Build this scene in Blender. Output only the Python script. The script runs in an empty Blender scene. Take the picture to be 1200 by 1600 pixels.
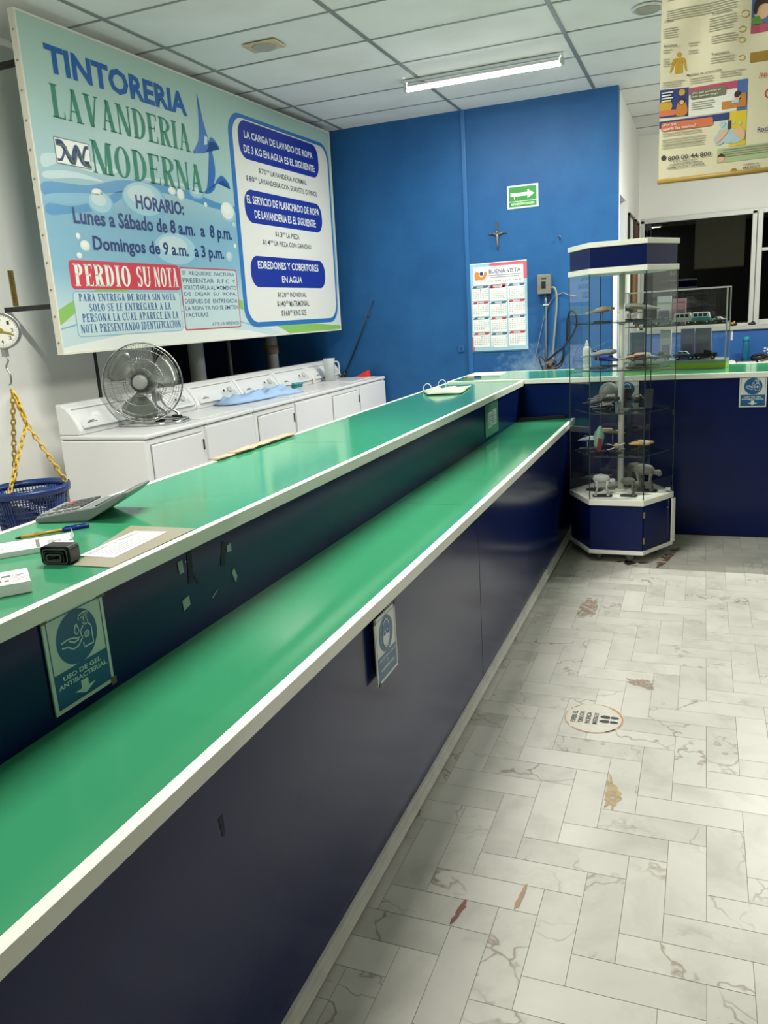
import bpy, bmesh, math, random
from mathutils import Matrix, Vector, noise
random.seed(7)
SC = bpy.context.scene
COL = SC.collection
PI = math.pi
# ------------------------------------------------------------------ camera, world, exposure, lamp strength
def set_camera():
    yaw, pitch, roll = 0.3870, -0.2395, -0.0639
    fwd = Vector((-math.sin(yaw)*math.cos(pitch), math.cos(yaw)*math.cos(pitch), math.sin(pitch)))
    right = Vector((math.cos(yaw), math.sin(yaw), 0)); up = right.cross(fwd)
    c, s = math.cos(roll), math.sin(roll)
    r2 = right*c + up*s; u2 = up*c - right*s
    cd = bpy.data.cameras.new('camera'); cam = bpy.data.objects.new('camera', cd); COL.objects.link(cam)
    m = Matrix((r2, u2, -fwd)).transposed().to_4x4(); m.translation = (1.030, 0, 1.504)
    cam.matrix_world = m
    cd.sensor_fit = 'VERTICAL'; cd.sensor_height = 32; cd.lens = 1245.17/1600*32
    cd.clip_start = 0.02; cd.clip_end = 100
    SC.camera = cam
set_camera()
w = bpy.data.worlds.new('night'); SC.world = w; w.use_nodes = True
w.node_tree.nodes['Background'].inputs[0].default_value = (0.6, 0.7, 0.8, 1)
w.node_tree.nodes['Background'].inputs[1].default_value = 0.004
SC.view_settings.view_transform = 'Standard'; SC.view_settings.look = 'None'
SC.view_settings.gamma = 1; SC.view_settings.use_curve_mapping = False
SC.view_settings.exposure = 0.0
LAMP = 1250.0
LAMPCOL = (1.0, 0.985, 0.915)
SC.cycles.max_bounces = 10; SC.cycles.transparent_max_bounces = 24; SC.cycles.transmission_bounces = 12
SC.cycles.glossy_bounces = 5; SC.cycles.sample_clamp_indirect = 6; SC.cycles.caustics_refractive = False; SC.cycles.caustics_reflective = False

# ------------------------------------------------------------------ materials
def lin(c):
    return tuple((x/12.92 if x <= .04045 else ((x+.055)/1.055)**2.4) for x in c)
def hexc(h):
    h = h.lstrip('#'); return lin(tuple(int(h[i:i+2], 16)/255 for i in (0, 2, 4)))
MATS = {}
def mat(name, col, rough=.5, metal=0, var=0.0, scale=6, spec=.5, bump=0, coat=0, emit=0, trans=0, alpha=1):
    if name in MATS: return MATS[name]
    m = bpy.data.materials.new(name); m.use_nodes = True; MATS[name] = m
    nt = m.node_tree; b = nt.nodes['Principled BSDF']
    c = hexc(col) if isinstance(col, str) else col
    b.inputs['Base Color'].default_value = (*c, 1); b.inputs['Roughness'].default_value = rough
    b.inputs['Metallic'].default_value = metal; b.inputs['Specular IOR Level'].default_value = spec
    b.inputs['Coat Weight'].default_value = coat; b.inputs['Coat Roughness'].default_value = .08
    b.inputs['Transmission Weight'].default_value = trans; b.inputs['Alpha'].default_value = alpha
    if emit:
        b.inputs['Emission Color'].default_value = (*c, 1); b.inputs['Emission Strength'].default_value = emit
    if var or bump:
        tc = nt.nodes.new('ShaderNodeTexCoord'); n = nt.nodes.new('ShaderNodeTexNoise')
        n.inputs['Scale'].default_value = scale; n.inputs['Detail'].default_value = 6
        nt.links.new(tc.outputs['Object'], n.inputs['Vector'])
        if var:
            mx = nt.nodes.new('ShaderNodeMix'); mx.data_type = 'RGBA'
            mx.inputs['A'].default_value = (*[max(0, x*(1-var)) for x in c], 1)
            mx.inputs['B'].default_value = (*[min(1, x*(1+var)) for x in c], 1)
            nt.links.new(n.outputs['Fac'], mx.inputs['Factor']); nt.links.new(mx.outputs['Result'], b.inputs['Base Color'])
        if bump:
            bp = nt.nodes.new('ShaderNodeBump'); bp.inputs['Strength'].default_value = bump; bp.inputs['Distance'].default_value = .004
            nt.links.new(n.outputs['Fac'], bp.inputs['Height']); nt.links.new(bp.outputs['Normal'], b.inputs['Normal'])
    return m
def ramp(nt, fac, stops):
    r = nt.nodes.new('ShaderNodeValToRGB'); e = r.color_ramp.elements
    while len(e) < len(stops): e.new(.5)
    for el, (p, c) in zip(e, stops): el.position = p; el.color = (*c, 1)
    nt.links.new(fac, r.inputs['Fac']); return r
def glass_mat(name, tint, refl=1.0):
    # thin sheet glass: straight-through transparency plus a Fresnel mirror
    m = bpy.data.materials.new(name); m.use_nodes = True; MATS[name] = m; nt = m.node_tree; nt.nodes.clear()
    out = nt.nodes.new('ShaderNodeOutputMaterial'); mix = nt.nodes.new('ShaderNodeMixShader')
    tr = nt.nodes.new('ShaderNodeBsdfTransparent'); tr.inputs[0].default_value = (*tint, 1)
    gl = nt.nodes.new('ShaderNodeBsdfGlossy'); gl.inputs['Roughness'].default_value = .0
    lw = nt.nodes.new('ShaderNodeLayerWeight'); lw.inputs['Blend'].default_value = .5
    pw = nt.nodes.new('ShaderNodeMath'); pw.operation = 'POWER'; pw.inputs[1].default_value = 5; nt.links.new(lw.outputs['Facing'], pw.inputs[0])
    mm = nt.nodes.new('ShaderNodeMath'); mm.operation = 'MULTIPLY_ADD'; mm.inputs[1].default_value = .9*refl; mm.inputs[2].default_value = .06*refl
    nt.links.new(pw.outputs[0], mm.inputs[0]); nt.links.new(mm.outputs[0], mix.inputs[0])
    nt.links.new(tr.outputs[0], mix.inputs[1]); nt.links.new(gl.outputs[0], mix.inputs[2]); nt.links.new(mix.outputs[0], out.inputs[0])
    return m

# ------------------------------------------------------------------ mesh builder
def FR(o, U, V):
    U = Vector(U).normalized(); V = Vector(V).normalized(); N = U.cross(V)
    m = Matrix((U, V, N)).transposed().to_4x4(); m.translation = Vector(o); return m
def align(p, d):
    d = Vector(d).normalized(); a = Vector((0, 0, 1)) if abs(d.z) < .95 else Vector((1, 0, 0))
    x = a.cross(d).normalized(); y = d.cross(x)
    m = Matrix((x, y, d)).transposed().to_4x4(); m.translation = Vector(p); return m
_TX = {}
def tmesh(s, off):
    k = (s, off)
    if k in _TX: return _TX[k]
    cu = bpy.data.curves.new('t', 'FONT'); cu.body = s; cu.size = 1; cu.offset = off; cu.resolution_u = 2
    o = bpy.data.objects.new('t', cu); COL.objects.link(o)
    dg = bpy.context.evaluated_depsgraph_get(); dg.update()
    me = bpy.data.meshes.new_from_object(o.evaluated_get(dg))
    r = ([(v.co.x, v.co.y) for v in me.vertices], [tuple(p.vertices) for p in me.polygons])
    bpy.data.objects.remove(o); bpy.data.curves.remove(cu); bpy.data.meshes.remove(me)
    _TX[k] = r; return r
class MB:
    def __init__(s): s.bm = bmesh.new()
    def add(s, vs, fs, m=0, M=None, smooth=False):
        if M is not None: vs = [M @ Vector(v) for v in vs]
        bv = [s.bm.verts.new(v) for v in vs]
        for f in fs:
            try:
                fc = s.bm.faces.new([bv[i] for i in f]); fc.material_index = m; fc.smooth = smooth
            except ValueError: pass
        return s
    def box(s, lo, hi, m=0, M=None):
        (a, b, c), (d, e, f) = lo, hi
        v = [(a,b,c),(d,b,c),(d,e,c),(a,e,c),(a,b,f),(d,b,f),(d,e,f),(a,e,f)]
        return s.add(v, [(3,2,1,0),(4,5,6,7),(0,1,5,4),(1,2,6,5),(2,3,7,6),(3,0,4,7)], m, M)
    def prism(s, poly, d0, d1, m=0, M=None, smooth=False):
        n = len(poly)
        a = sum(poly[i][0]*poly[(i+1)%n][1]-poly[(i+1)%n][0]*poly[i][1] for i in range(n))
        if a < 0: poly = poly[::-1]
        v = [(x, y, d0) for x, y in poly]+[(x, y, d1) for x, y in poly]
        f = [tuple(range(n))[::-1], tuple(range(n, 2*n))]+[(i, (i+1) % n, n+(i+1) % n, n+i) for i in range(n)]
        return s.add(v, f, m, M, smooth)
    def flat(s, poly, z=0, m=0, M=None):
        n = len(poly)
        a = sum(poly[i][0]*poly[(i+1)%n][1]-poly[(i+1)%n][0]*poly[i][1] for i in range(n))
        if a < 0: poly = poly[::-1]
        return s.add([(x, y, z) for x, y in poly], [tuple(range(n))], m, M)
    def rect(s, x0, y0, x1, y1, z=0, m=0, M=None): return s.flat([(x0,y0),(x1,y0),(x1,y1),(x0,y1)], z, m, M)
    def rrect(s, x0, y0, x1, y1, r, z=0, m=0, M=None): return s.flat(rr(x0,y0,x1,y1,r), z, m, M)
    def ring(s, cx, cy, rx, ry, t, z=0, m=0, M=None, a0=0, a1=360, n=40, ty=None):
        ty = t if ty is None else ty; v = []; f = []
        for i in range(n+1):
            a = math.radians(a0+(a1-a0)*i/n); c, q = math.cos(a), math.sin(a)
            v += [(cx+rx*c, cy+ry*q, z), (cx+(rx-t)*c, cy+(ry-ty)*q, z)]
            if i: f.append((2*i-2, 2*i, 2*i+1, 2*i-1))
        return s.add(v, f, m, M)
    def stroke(s, pts, t, z=0, m=0, M=None):
        for a, b in zip(pts[:-1], pts[1:]):
            dx, dy = b[0]-a[0], b[1]-a[1]; l = math.hypot(dx, dy) or 1; nx, ny = -dy/l*t/2, dx/l*t/2; ex, ey = dx/l*t*.3, dy/l*t*.3
            s.flat([(a[0]+nx-ex,a[1]+ny-ey),(a[0]-nx-ex,a[1]-ny-ey),(b[0]-nx+ex,b[1]-ny+ey),(b[0]+nx+ex,b[1]+ny+ey)], z, m, M)
        return s
    def tube(s, pts, r, seg=8, m=0, closed=False, M=None):
        pts = [Vector(p) for p in pts]; n = len(pts)
        rs = r if isinstance(r, (list, tuple)) else [r]*n
        v = []; f = []; x = None
        for i, p in enumerate(pts):
            if closed: d = pts[(i+1) % n]-pts[i-1]
            else: d = pts[min(i+1, n-1)]-pts[max(i-1, 0)]
            d.normalize()
            if x is None:
                a = Vector((0, 0, 1)) if abs(d.z) < .9 else Vector((1, 0, 0)); x = a.cross(d).normalized()
            else: x = (x-d*x.dot(d)).normalized()
            y = d.cross(x)
            for k in range(seg):
                a = 2*PI*k/seg; v.append(p+(x*math.cos(a)+y*math.sin(a))*rs[i])
        for i in range(n if closed else n-1):
            j = (i+1) % n
            for k in range(seg):
                l = (k+1) % seg; f.append((i*seg+k, i*seg+l, j*seg+l, j*seg+k))
        if not closed: f += [tuple(range(seg))[::-1], tuple(range((n-1)*seg, n*seg))]
        return s.add(v, f, m, M, True)
    def lathe(s, prof, seg=32, m=0, M=None, smooth=True, a0=0, a1=2*PI, caps=True):
        full = abs(a1-a0-2*PI) < 1e-6; n = seg if full else seg+1; v = []; f = []
        for r, z in prof:
            for k in range(n):
                a = a0+(a1-a0)*k/seg; v.append((r*math.cos(a), r*math.sin(a), z))
        for i in range(len(prof)-1):
            for k in range(seg):
                l = (k+1) % n; f.append((i*n+k, i*n+l, (i+1)*n+l, (i+1)*n+k))
        if full and caps:
            if prof[0][0] > 1e-6: f.append(tuple(range(n))[::-1])
            if prof[-1][0] > 1e-6: f.append(tuple(range((len(prof)-1)*n, len(prof)*n)))
        return s.add(v, f, m, M, smooth)
    def ell(s, c, r, m=0, M=None, u=16, q=10):
        prof = [(max(1e-5, math.sin(PI*i/q)), -math.cos(PI*i/q)) for i in range(q+1)]
        T = Matrix.Translation(c) @ Matrix.Diagonal((*r, 1))
        return s.lathe(prof, u, m, (M @ T) if M is not None else T)
    def text(s, t, box, z=0, m=0, M=None, off=.0, keep=False, align='C'):
        x0, y0, x1, y1 = box; vs, fs = tmesh(t, off)
        if not vs: return s
        ax = min(v[0] for v in vs); bx = max(v[0] for v in vs); ay = min(v[1] for v in vs); by = max(v[1] for v in vs)
        sx = (x1-x0)/(bx-ax); sy = (y1-y0)/(by-ay)
        if keep:
            sx = sy = min(sx, sy); wd = (bx-ax)*sx
            if align == 'C': x0 = (x0+x1)/2-wd/2
            y0 = (y0+y1)/2-(by-ay)*sy/2
        return s.add([(x0+(a-ax)*sx, y0+(b-ay)*sy, z) for a, b in vs], fs, m, M)
    def build(s, name, mats, parent=None, bevel=0, label=None, origin=None, sub=0, solid=0):
        if not isinstance(mats, (list, tuple)): mats = [mats]
        me = bpy.data.meshes.new(name)
        if parent is not None:
            r = parent
            while r.parent: r = r.parent
            T = Matrix.LocRotScale(r.location, r.rotation_euler, r.scale).inverted()
            bmesh.ops.transform(s.bm, matrix=T, verts=s.bm.verts)
        elif origin is not None:
            bmesh.ops.translate(s.bm, vec=-Vector(origin), verts=s.bm.verts)
        s.bm.to_mesh(me); s.bm.free()
        for m in mats: me.materials.append(m)
        o = bpy.data.objects.new(name, me); COL.objects.link(o)
        if parent is not None: o.parent = parent
        elif origin is not None: o.location = origin
        if bevel:
            b = o.modifiers.new('bevel', 'BEVEL'); b.width = bevel; b.segments = 2; b.limit_method = 'ANGLE'; b.angle_limit = .6
        if solid:
            b = o.modifiers.new('solid', 'SOLIDIFY'); b.thickness = solid; b.offset = 0
        if sub:
            b = o.modifiers.new('sub', 'SUBSURF'); b.levels = sub; b.render_levels = sub
        if label: o['label'] = label
        return o
def rr(x0, y0, x1, y1, r, n=8):
    p = []
    for cx, cy, a in ((x1-r, y0+r, -90), (x1-r, y1-r, 0), (x0+r, y1-r, 90), (x0+r, y0+r, 180)):
        for i in range(n+1):
            t = math.radians(a+90*i/n); p.append((cx+r*math.cos(t), cy+r*math.sin(t)))
    return p
def circ(cx, cy, rx, ry=None, n=32):
    ry = rx if ry is None else ry
    return [(cx+rx*math.cos(2*PI*i/n), cy+ry*math.sin(2*PI*i/n)) for i in range(n)]
def smoothpts(p, n=6, closed=False):
    # Catmull-Rom through the points
    P = [Vector(q) for q in p]; out = []; N = len(P)
    for i in range(N if closed else N-1):
        if closed: a, b, c, d = P[i-1], P[i], P[(i+1) % N], P[(i+2) % N]
        else: a, b, c, d = P[max(i-1, 0)], P[i], P[i+1], P[min(i+2, N-1)]
        for k in range(n):
            t = k/n
            out.append(.5*((2*b)+(c-a)*t+(2*a-5*b+4*c-d)*t*t+(-a+3*b-3*c+d)*t**3))
    if not closed: out.append(P[-1])
    return out
def sm2(p, n=6, closed=True): return [(v.x, v.y) for v in smoothpts([(a, b, 0) for a, b in p], n, closed)]
def tag(o, label, cat, group=None):
    o['label'] = label; o['category'] = cat
    if group: o['group'] = group
    return o
def thing(name, label, cat, loc=(0, 0, 0), rz=0, group=None):
    o = bpy.data.objects.new(name, None); COL.objects.link(o); o.location = loc; o.rotation_euler = (0, 0, rz); o.empty_display_size = .05
    return tag(o, label, cat, group)
def struct(o): o['kind'] = 'structure'; return o
def dup(root, loc, label, rz=None, group=None):
    def cp(o, par):
        c = o.copy(); COL.objects.link(c); c.parent = par
        for ch in kids.get(o.name, []): cp(ch, c)
        return c
    kids = {}
    for o in list(COL.objects):
        if o.parent: kids.setdefault(o.parent.name, []).append(o)
    r = cp(root, None); r.location = loc; r['label'] = label
    if rz is not None: r.rotation_euler = (0, 0, rz)
    if group: r['group'] = group
    return r

# serif capitals drawn as strokes, unit height
def serif(s, t=.17, h=.045, sf=.06, wide=1.0):
    polys = []; x = 0
    def R(a, b, c, d): polys.append([(a, b), (c, b), (c, d), (a, d)])
    def stem(a, tt=t, top=True, bot=True):
        R(a, 0, a+tt, 1)
        if bot: R(a-sf, 0, a+tt+sf, h)
        if top: R(a-sf, 1-h, a+tt+sf, 1)
    def ringp(cx, cy, rx, ry, a0, a1, tt=t, n=14):
        for i in range(n):
            q = []
            for a, f in ((i, 0), (i+1, 0), (i+1, 1), (i, 1)):
                an = math.radians(a0+(a1-a0)*a/n); q.append((cx+(rx-f*tt)*math.cos(an), cy+(ry-f*h)*math.sin(an)))
            polys.append(q)
    def diag(x0, y0, x1, y1, tt): polys.append([(x0, y0), (x0+tt, y0), (x1+tt, y1), (x1, y1)])
    th = h*1.3
    for ch in s:
        w = dict(I=t+2*sf, L=.5, E=.52, F=.5, P=.54, R=.6, D=.62, O=.64, C=.58, G=.62, U=.62, N=.64, M=.8, A=.62, V=.62, S=.46, T=.56).get(ch, .3)
        n0 = len(polys)
        if ch == 'I': stem(sf)
        elif ch in 'LEF':
            stem(sf)
            if ch in 'LE': R(sf, 0, w, h); polys.append([(w-.07, 0), (w, 0), (w, .24), (w-.02, .24)])
            if ch in 'EF':
                R(sf, 1-h, w, 1); polys.append([(w-.07, 1), (w, 1), (w-.01, .78), (w-.03, .78)])
                R(sf, .5-h/2, w-.12, .5+h/2); R(w-.15, .4, w-.12, .6)
        elif ch in 'PR':
            stem(sf); ringp(sf+t, .74, w-sf-t, .26, -90, 90); R(sf, 1-h, sf+t+.02, 1); R(sf, .48, sf+t+.02, .48+h)
            if ch == 'R': diag(w-t-.02, 0, sf+t, .5, t); R(w-t-.02, 0, w+.02, h)
        elif ch == 'D': stem(sf); ringp(sf+t, .5, w-sf-t, .5, -90, 90)
        elif ch == 'O': ringp(w/2, .5, w/2, .5, 0, 360, n=28)
        elif ch in 'CG':
            ringp(w/2, .5, w/2, .5, 42, 318, n=24); R(w-.1, .68, w-.05, 1)
            if ch == 'G': R(w-t-.02, 0.05, w-.02, .42); R(w-t-.08, .42-h, w+.02, .42)
            else: R(w-.1, 0, w-.05, .3)
        elif ch == 'U':
            R(sf*.5, .3, sf*.5+t, 1); R(0, 1-h, t+sf, 1); R(w-th-.04, .3, w-.04, 1); R(w-th-.1, 1-h, w+.02, 1)
            ringp((sf*.5+w-.04)/2, .3, (w-.04-sf*.5)/2, .3, 180, 360, tt=t*.7)
        elif ch == 'N':
            R(.05, 0, .05+th, 1); R(-.01, 0, .14, h); R(w-.05-th, 0, w-.05, 1); R(w-.15, 1-h, w+.01, 1); diag(w-.05-t, 0, .02, 1, t*1.05); R(-.03, 1-h, .1, 1)
        elif ch == 'M':
            R(.05, 0, .05+th, 1); R(-.01, 0, .15, h); R(w-.04-t, 0, w-.04, 1); R(w-.1-t, 0, w+.02, h); R(w-.04-t, 1-h, w+.02, 1); R(-.02, 1-h, .1, 1)
            diag(.36, 0, .04, 1, t); diag(.36+t*.5, 0, w-.05-t, 1, th)
        elif ch in 'AV':
            e = 1 if ch == 'A' else 0
            if e:
                diag(.05, 0, w/2-.04, 1, th); diag(w-.05-t, 0, w/2-t*.6, 1, t); R(.16, .3, w-.2, .3+h); R(-.01, 0, .16, h); R(w-.1-t, 0, w+.02, h)
            else:
                diag(w/2-t*.6, 0, .05, 1, t); diag(w/2-.04, 0, w-.05-th, 1, th); R(-.01, 1-h, .1+t, 1); R(w-.16, 1-h, w+.01, 1)
        elif ch == 'S':
            ringp(w/2, .735, w/2, .265, 30, 250, tt=t*.8); ringp(w/2, .265, w/2, .265, -150, 70, tt=t*.8); diag(w/2-.02, .45, w/2-.22, .6, t)
            R(w-.08, .72, w-.04, 1); R(.03, 0, .07, .28)
        elif ch == 'T':
            R(w/2-t/2, 0, w/2+t/2, 1); R(w/2-t/2-sf, 0, w/2+t/2+sf, h); R(0, 1-h, w, 1); polys.append([(0, 1), (.06, 1), (.03, .76), (.01, .76)]); polys.append([(w, 1), (w-.06, 1), (w-.03, .76), (w-.01, .76)])
        for i in range(n0, len(polys)): polys[i] = [(px+x, py) for px, py in polys[i]]
        x += w+.1*wide
    return polys, x-.1*wide
def serif_text(mb, s, box, z=0, m=0, M=None, **k):
    polys, w = serif(s, **k); x0, y0, x1, y1 = box
    for p in polys: mb.flat([(x0+a/w*(x1-x0), y0+b*(y1-y0)) for a, b in p], z, m, M)

# ------------------------------------------------------------------ common materials
white_wall = mat('white_paint', '#eeeee8', .6, var=.05, scale=2.5, bump=.1)
ceil_mat = None
trim_white = mat('white_laminate_edge', '#eceee2', .35, var=.04, scale=9)
white_pl = mat('white_enamel', '#dfe0e0', .25, var=.02, scale=3)
navy = mat('navy_laminate', '#0a1a4c', .2, var=.06, scale=3, spec=.22)
green = mat('green_laminate', '#3a9067', .11, var=.05, scale=5, spec=.38)
black = mat('black_plastic', '#111214', .4); dark = mat('dark_grey_plastic', '#2e3033', .45)
chrome = mat('chrome', '#c9cccb', .12, 1); steel = mat('brushed_steel', '#9a9d9c', .35, .9); alu = mat('aluminium', '#b9bdba', .35, .7)
grey = mat('grey_paint', '#8b8f8b', .5); lgrey = mat('light_grey', '#bfc3c0', .5); paper = mat('white_paper', '#e4e5df', .7, var=.02, scale=30)
ink = mat('dark_blue_ink', '#27336f', .5); inkk = mat('black_ink', '#26282b', .6); red = mat('red_plastic', '#d83a2c', .4)
orange = mat('orange_plastic', '#ea6a33', .4); teal = mat('teal_plastic', '#2f8f96', .4); yellow = mat('yellow_plastic', '#d9a826', .4)
GLASS = glass_mat('clear_glass', (.965, .98, .97), 1.0)
GEDGE = mat('green_glass_edge', '#33443e', .2)

# ------------------------------------------------------------------ room shell
H = 3.34
def tile_attr(me, cols):
    a = me.color_attributes.new('tile', 'FLOAT_COLOR', 'CORNER')
    i = 0
    for p, c in zip(me.polygons, cols):
        for _ in p.loop_indices: a.data[_].color = (*c, 1)
def marble():
    m = bpy.data.materials.new('marble_tile'); m.use_nodes = True; nt = m.node_tree; L = nt.links.new; N = nt.nodes.new
    b = nt.nodes['Principled BSDF']; at = N('ShaderNodeAttribute'); at.attribute_name = 'tile'
    tc = N('ShaderNodeTexCoord'); ma = N('ShaderNodeVectorMath'); ma.operation = 'MULTIPLY_ADD'; ma.inputs[1].default_value = (9, 9, 9)
    L(at.outputs['Color'], ma.inputs[0]); L(tc.outputs['Object'], ma.inputs[2])
    def noise_(sc, det=6, rough=.55, dist=0, v=ma):
        n = N('ShaderNodeTexNoise'); n.inputs['Scale'].default_value = sc; n.inputs['Detail'].default_value = det; n.inputs['Roughness'].default_value = rough; n.inputs['Distortion'].default_value = dist
        L(v.outputs[0], n.inputs['Vector']); return n
    n1 = noise_(4, 5, .6, .6); base = ramp(nt, n1.outputs['Fac'], [(.3, hexc('#b1afa6')), (.5, hexc('#c3c1b8')), (.75, hexc('#cbc9c1'))])
    # thin veins: voronoi cell borders warped by noise
    n2 = noise_(3.5, 4, .6); wv = N('ShaderNodeVectorMath'); wv.operation = 'MULTIPLY_ADD'; wv.inputs[1].default_value = (.55, .55, .55)
    L(n2.outputs['Color'], wv.inputs[0]); L(ma.outputs[0], wv.inputs[2])
    vo = N('ShaderNodeTexVoronoi'); vo.feature = 'DISTANCE_TO_EDGE'; vo.inputs['Scale'].default_value = 3.2; L(wv.outputs[0], vo.inputs['Vector'])
    vr = ramp(nt, vo.outputs['Distance'], [(0, (1, 1, 1)), (.012, (.55, .55, .55)), (.03, (0, 0, 0))])
    n3 = noise_(2.3, 3); vm = ramp(nt, n3.outputs['Fac'], [(.5, (0, 0, 0)), (.62, (1, 1, 1))])
    mu = N('ShaderNodeMath'); mu.operation = 'MULTIPLY'; L(vr.outputs[0], mu.inputs[0]); L(vm.outputs[0], mu.inputs[1])
    mu2 = N('ShaderNodeMath'); mu2.operation = 'MULTIPLY'; mu2.inputs[1].default_value = .7; L(mu.outputs[0], mu2.inputs[0])
    mx = N('ShaderNodeMix'); mx.data_type = 'RGBA'; L(mu2.outputs[0], mx.inputs['Factor']); L(base.outputs[0], mx.inputs['A']); mx.inputs['B'].default_value = (*hexc('#745c49'), 1)
    # rusty blotches on a few tiles
    n4 = noise_(5, 8, .7, .5); bl = ramp(nt, n4.outputs['Fac'], [(.66, (0, 0, 0)), (.72, (.75, .75, .75))])
    m3 = N('ShaderNodeMix'); m3.data_type = 'RGBA'; L(bl.outputs[0], m3.inputs['Factor']); L(mx.outputs['Result'], m3.inputs['A']); m3.inputs['B'].default_value = (*hexc('#a3897a'), 1)
    # tile to tile tone
    sp = N('ShaderNodeSeparateColor'); L(at.outputs['Color'], sp.inputs[0])
    tn = N('ShaderNodeMapRange'); tn.inputs['To Min'].default_value = .90; tn.inputs['To Max'].default_value = 1.03; L(sp.outputs[2], tn.inputs['Value'])
    m4 = N('ShaderNodeVectorMath'); m4.operation = 'SCALE'; L(m3.outputs['Result'], m4.inputs[0]); L(tn.outputs[0], m4.inputs['Scale'])
    L(m4.outputs[0], b.inputs['Base Color']); b.inputs['Roughness'].default_value = .36; b.inputs['Specular IOR Level'].default_value = .35
    return m
def build_floor():
    mb = MB(); cols = []; W = .1; x0, y0 = .78, 2.12
    X0, X1, Y0, Y1 = -3.1, 3.6, -2.5, 10.4; g = .0007; rnd = random.Random(3)
    mb.rect(-4.6, Y0, X1, Y1, -.0012, 1); cols.append((0, 0, 0))
    cl = lambda v, a, b: max(a, min(b, v))
    for i in range(int((X0-x0)/W)-4, int((X1-x0)/W)+4):
        for j in range(int((Y0-y0)/W)-4, int((Y1-y0)/W)+4):
            k = (i-j) % 6
            if k == 0: r = (x0+i*W, y0+j*W, x0+(i+3)*W, y0+(j+1)*W)
            elif k == 5: r = (x0+i*W, y0+j*W, x0+(i+1)*W, y0+(j+3)*W)
            else: continue
            a, b, c, d = cl(r[0], X0, X1), cl(r[1], Y0, Y1), cl(r[2], X0, X1), cl(r[3], Y0, Y1)
            if c-a < .01 or d-b < .01: continue
            mb.rect(a+g, b+g, c-g, d-g, 0, 0); cols.append((rnd.random(), rnd.random(), rnd.random()))
    o = mb.build('floor', [marble(), mat('grout', '#8a857a', .9)]); tile_attr(o.data, cols); return struct(o)
build_floor()
def build_ceiling():
    m = bpy.data.materials.new('ceiling_tile'); m.use_nodes = True; nt = m.node_tree; b = nt.nodes['Principled BSDF']; L = nt.links.new
    at = nt.nodes.new('ShaderNodeAttribute'); at.attribute_name = 'tile'; tc = nt.nodes.new('ShaderNodeTexCoord')
    n = nt.nodes.new('ShaderNodeTexNoise'); n.inputs['Scale'].default_value = 1.6; n.inputs['Detail'].default_value = 5; L(tc.outputs['Object'], n.inputs['Vector'])
    r = ramp(nt, n.outputs['Fac'], [(.3, hexc('#e4e6e2')), (.55, hexc('#f0f3f1')), (.8, hexc('#f3f6f4'))])
    sp = nt.nodes.new('ShaderNodeSeparateColor'); L(at.outputs['Color'], sp.inputs[0])
    mr = nt.nodes.new('ShaderNodeMapRange'); mr.inputs['To Min'].default_value = .93; mr.inputs['To Max'].default_value = 1; L(sp.outputs[0], mr.inputs['Value'])
    sc = nt.nodes.new('ShaderNodeVectorMath'); sc.operation = 'SCALE'; L(r.outputs[0], sc.inputs[0]); L(mr.outputs[0], sc.inputs['Scale']); L(sc.outputs[0], b.inputs['Base Color'])
    b.inputs['Roughness'].default_value = .7
    mb = MB(); cols = []; rnd = random.Random(5)
    xs = [-4.5]+[-2.374+1.22*i for i in range(-1, 5)]+[3.6]; ys = [-2.5]+[4.4055+.61*j for j in range(-11, 10)]+[10.4]
    for a, c in zip(xs[:-1], xs[1:]):
        for d, e in zip(ys[:-1], ys[1:]):
            mb.add([(a, d, H), (a, e, H), (c, e, H), (c, d, H)], [(0, 1, 2, 3)]); cols.append((rnd.random(),)*3)
    mb.box((-4.6, -2.6, H+.01), (3.7, 10.5, H+.06), 0); cols += [(.5,)*3]*6
    o = struct(mb.build('ceiling', m)); tile_attr(o.data, cols)
    g = MB()
    for x in xs[1:-1]: g.box((x-.014, -2.5, H-.006), (x+.014, 10.4, H+.002))
    for y in ys[1:-1]: g.box((-4.5, y-.008, H-.005), (3.6, y+.008, H+.002))
    struct(g.build('trim_1', mat('ceiling_grid', '#8d938f', .5, .2)))
build_ceiling()
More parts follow.
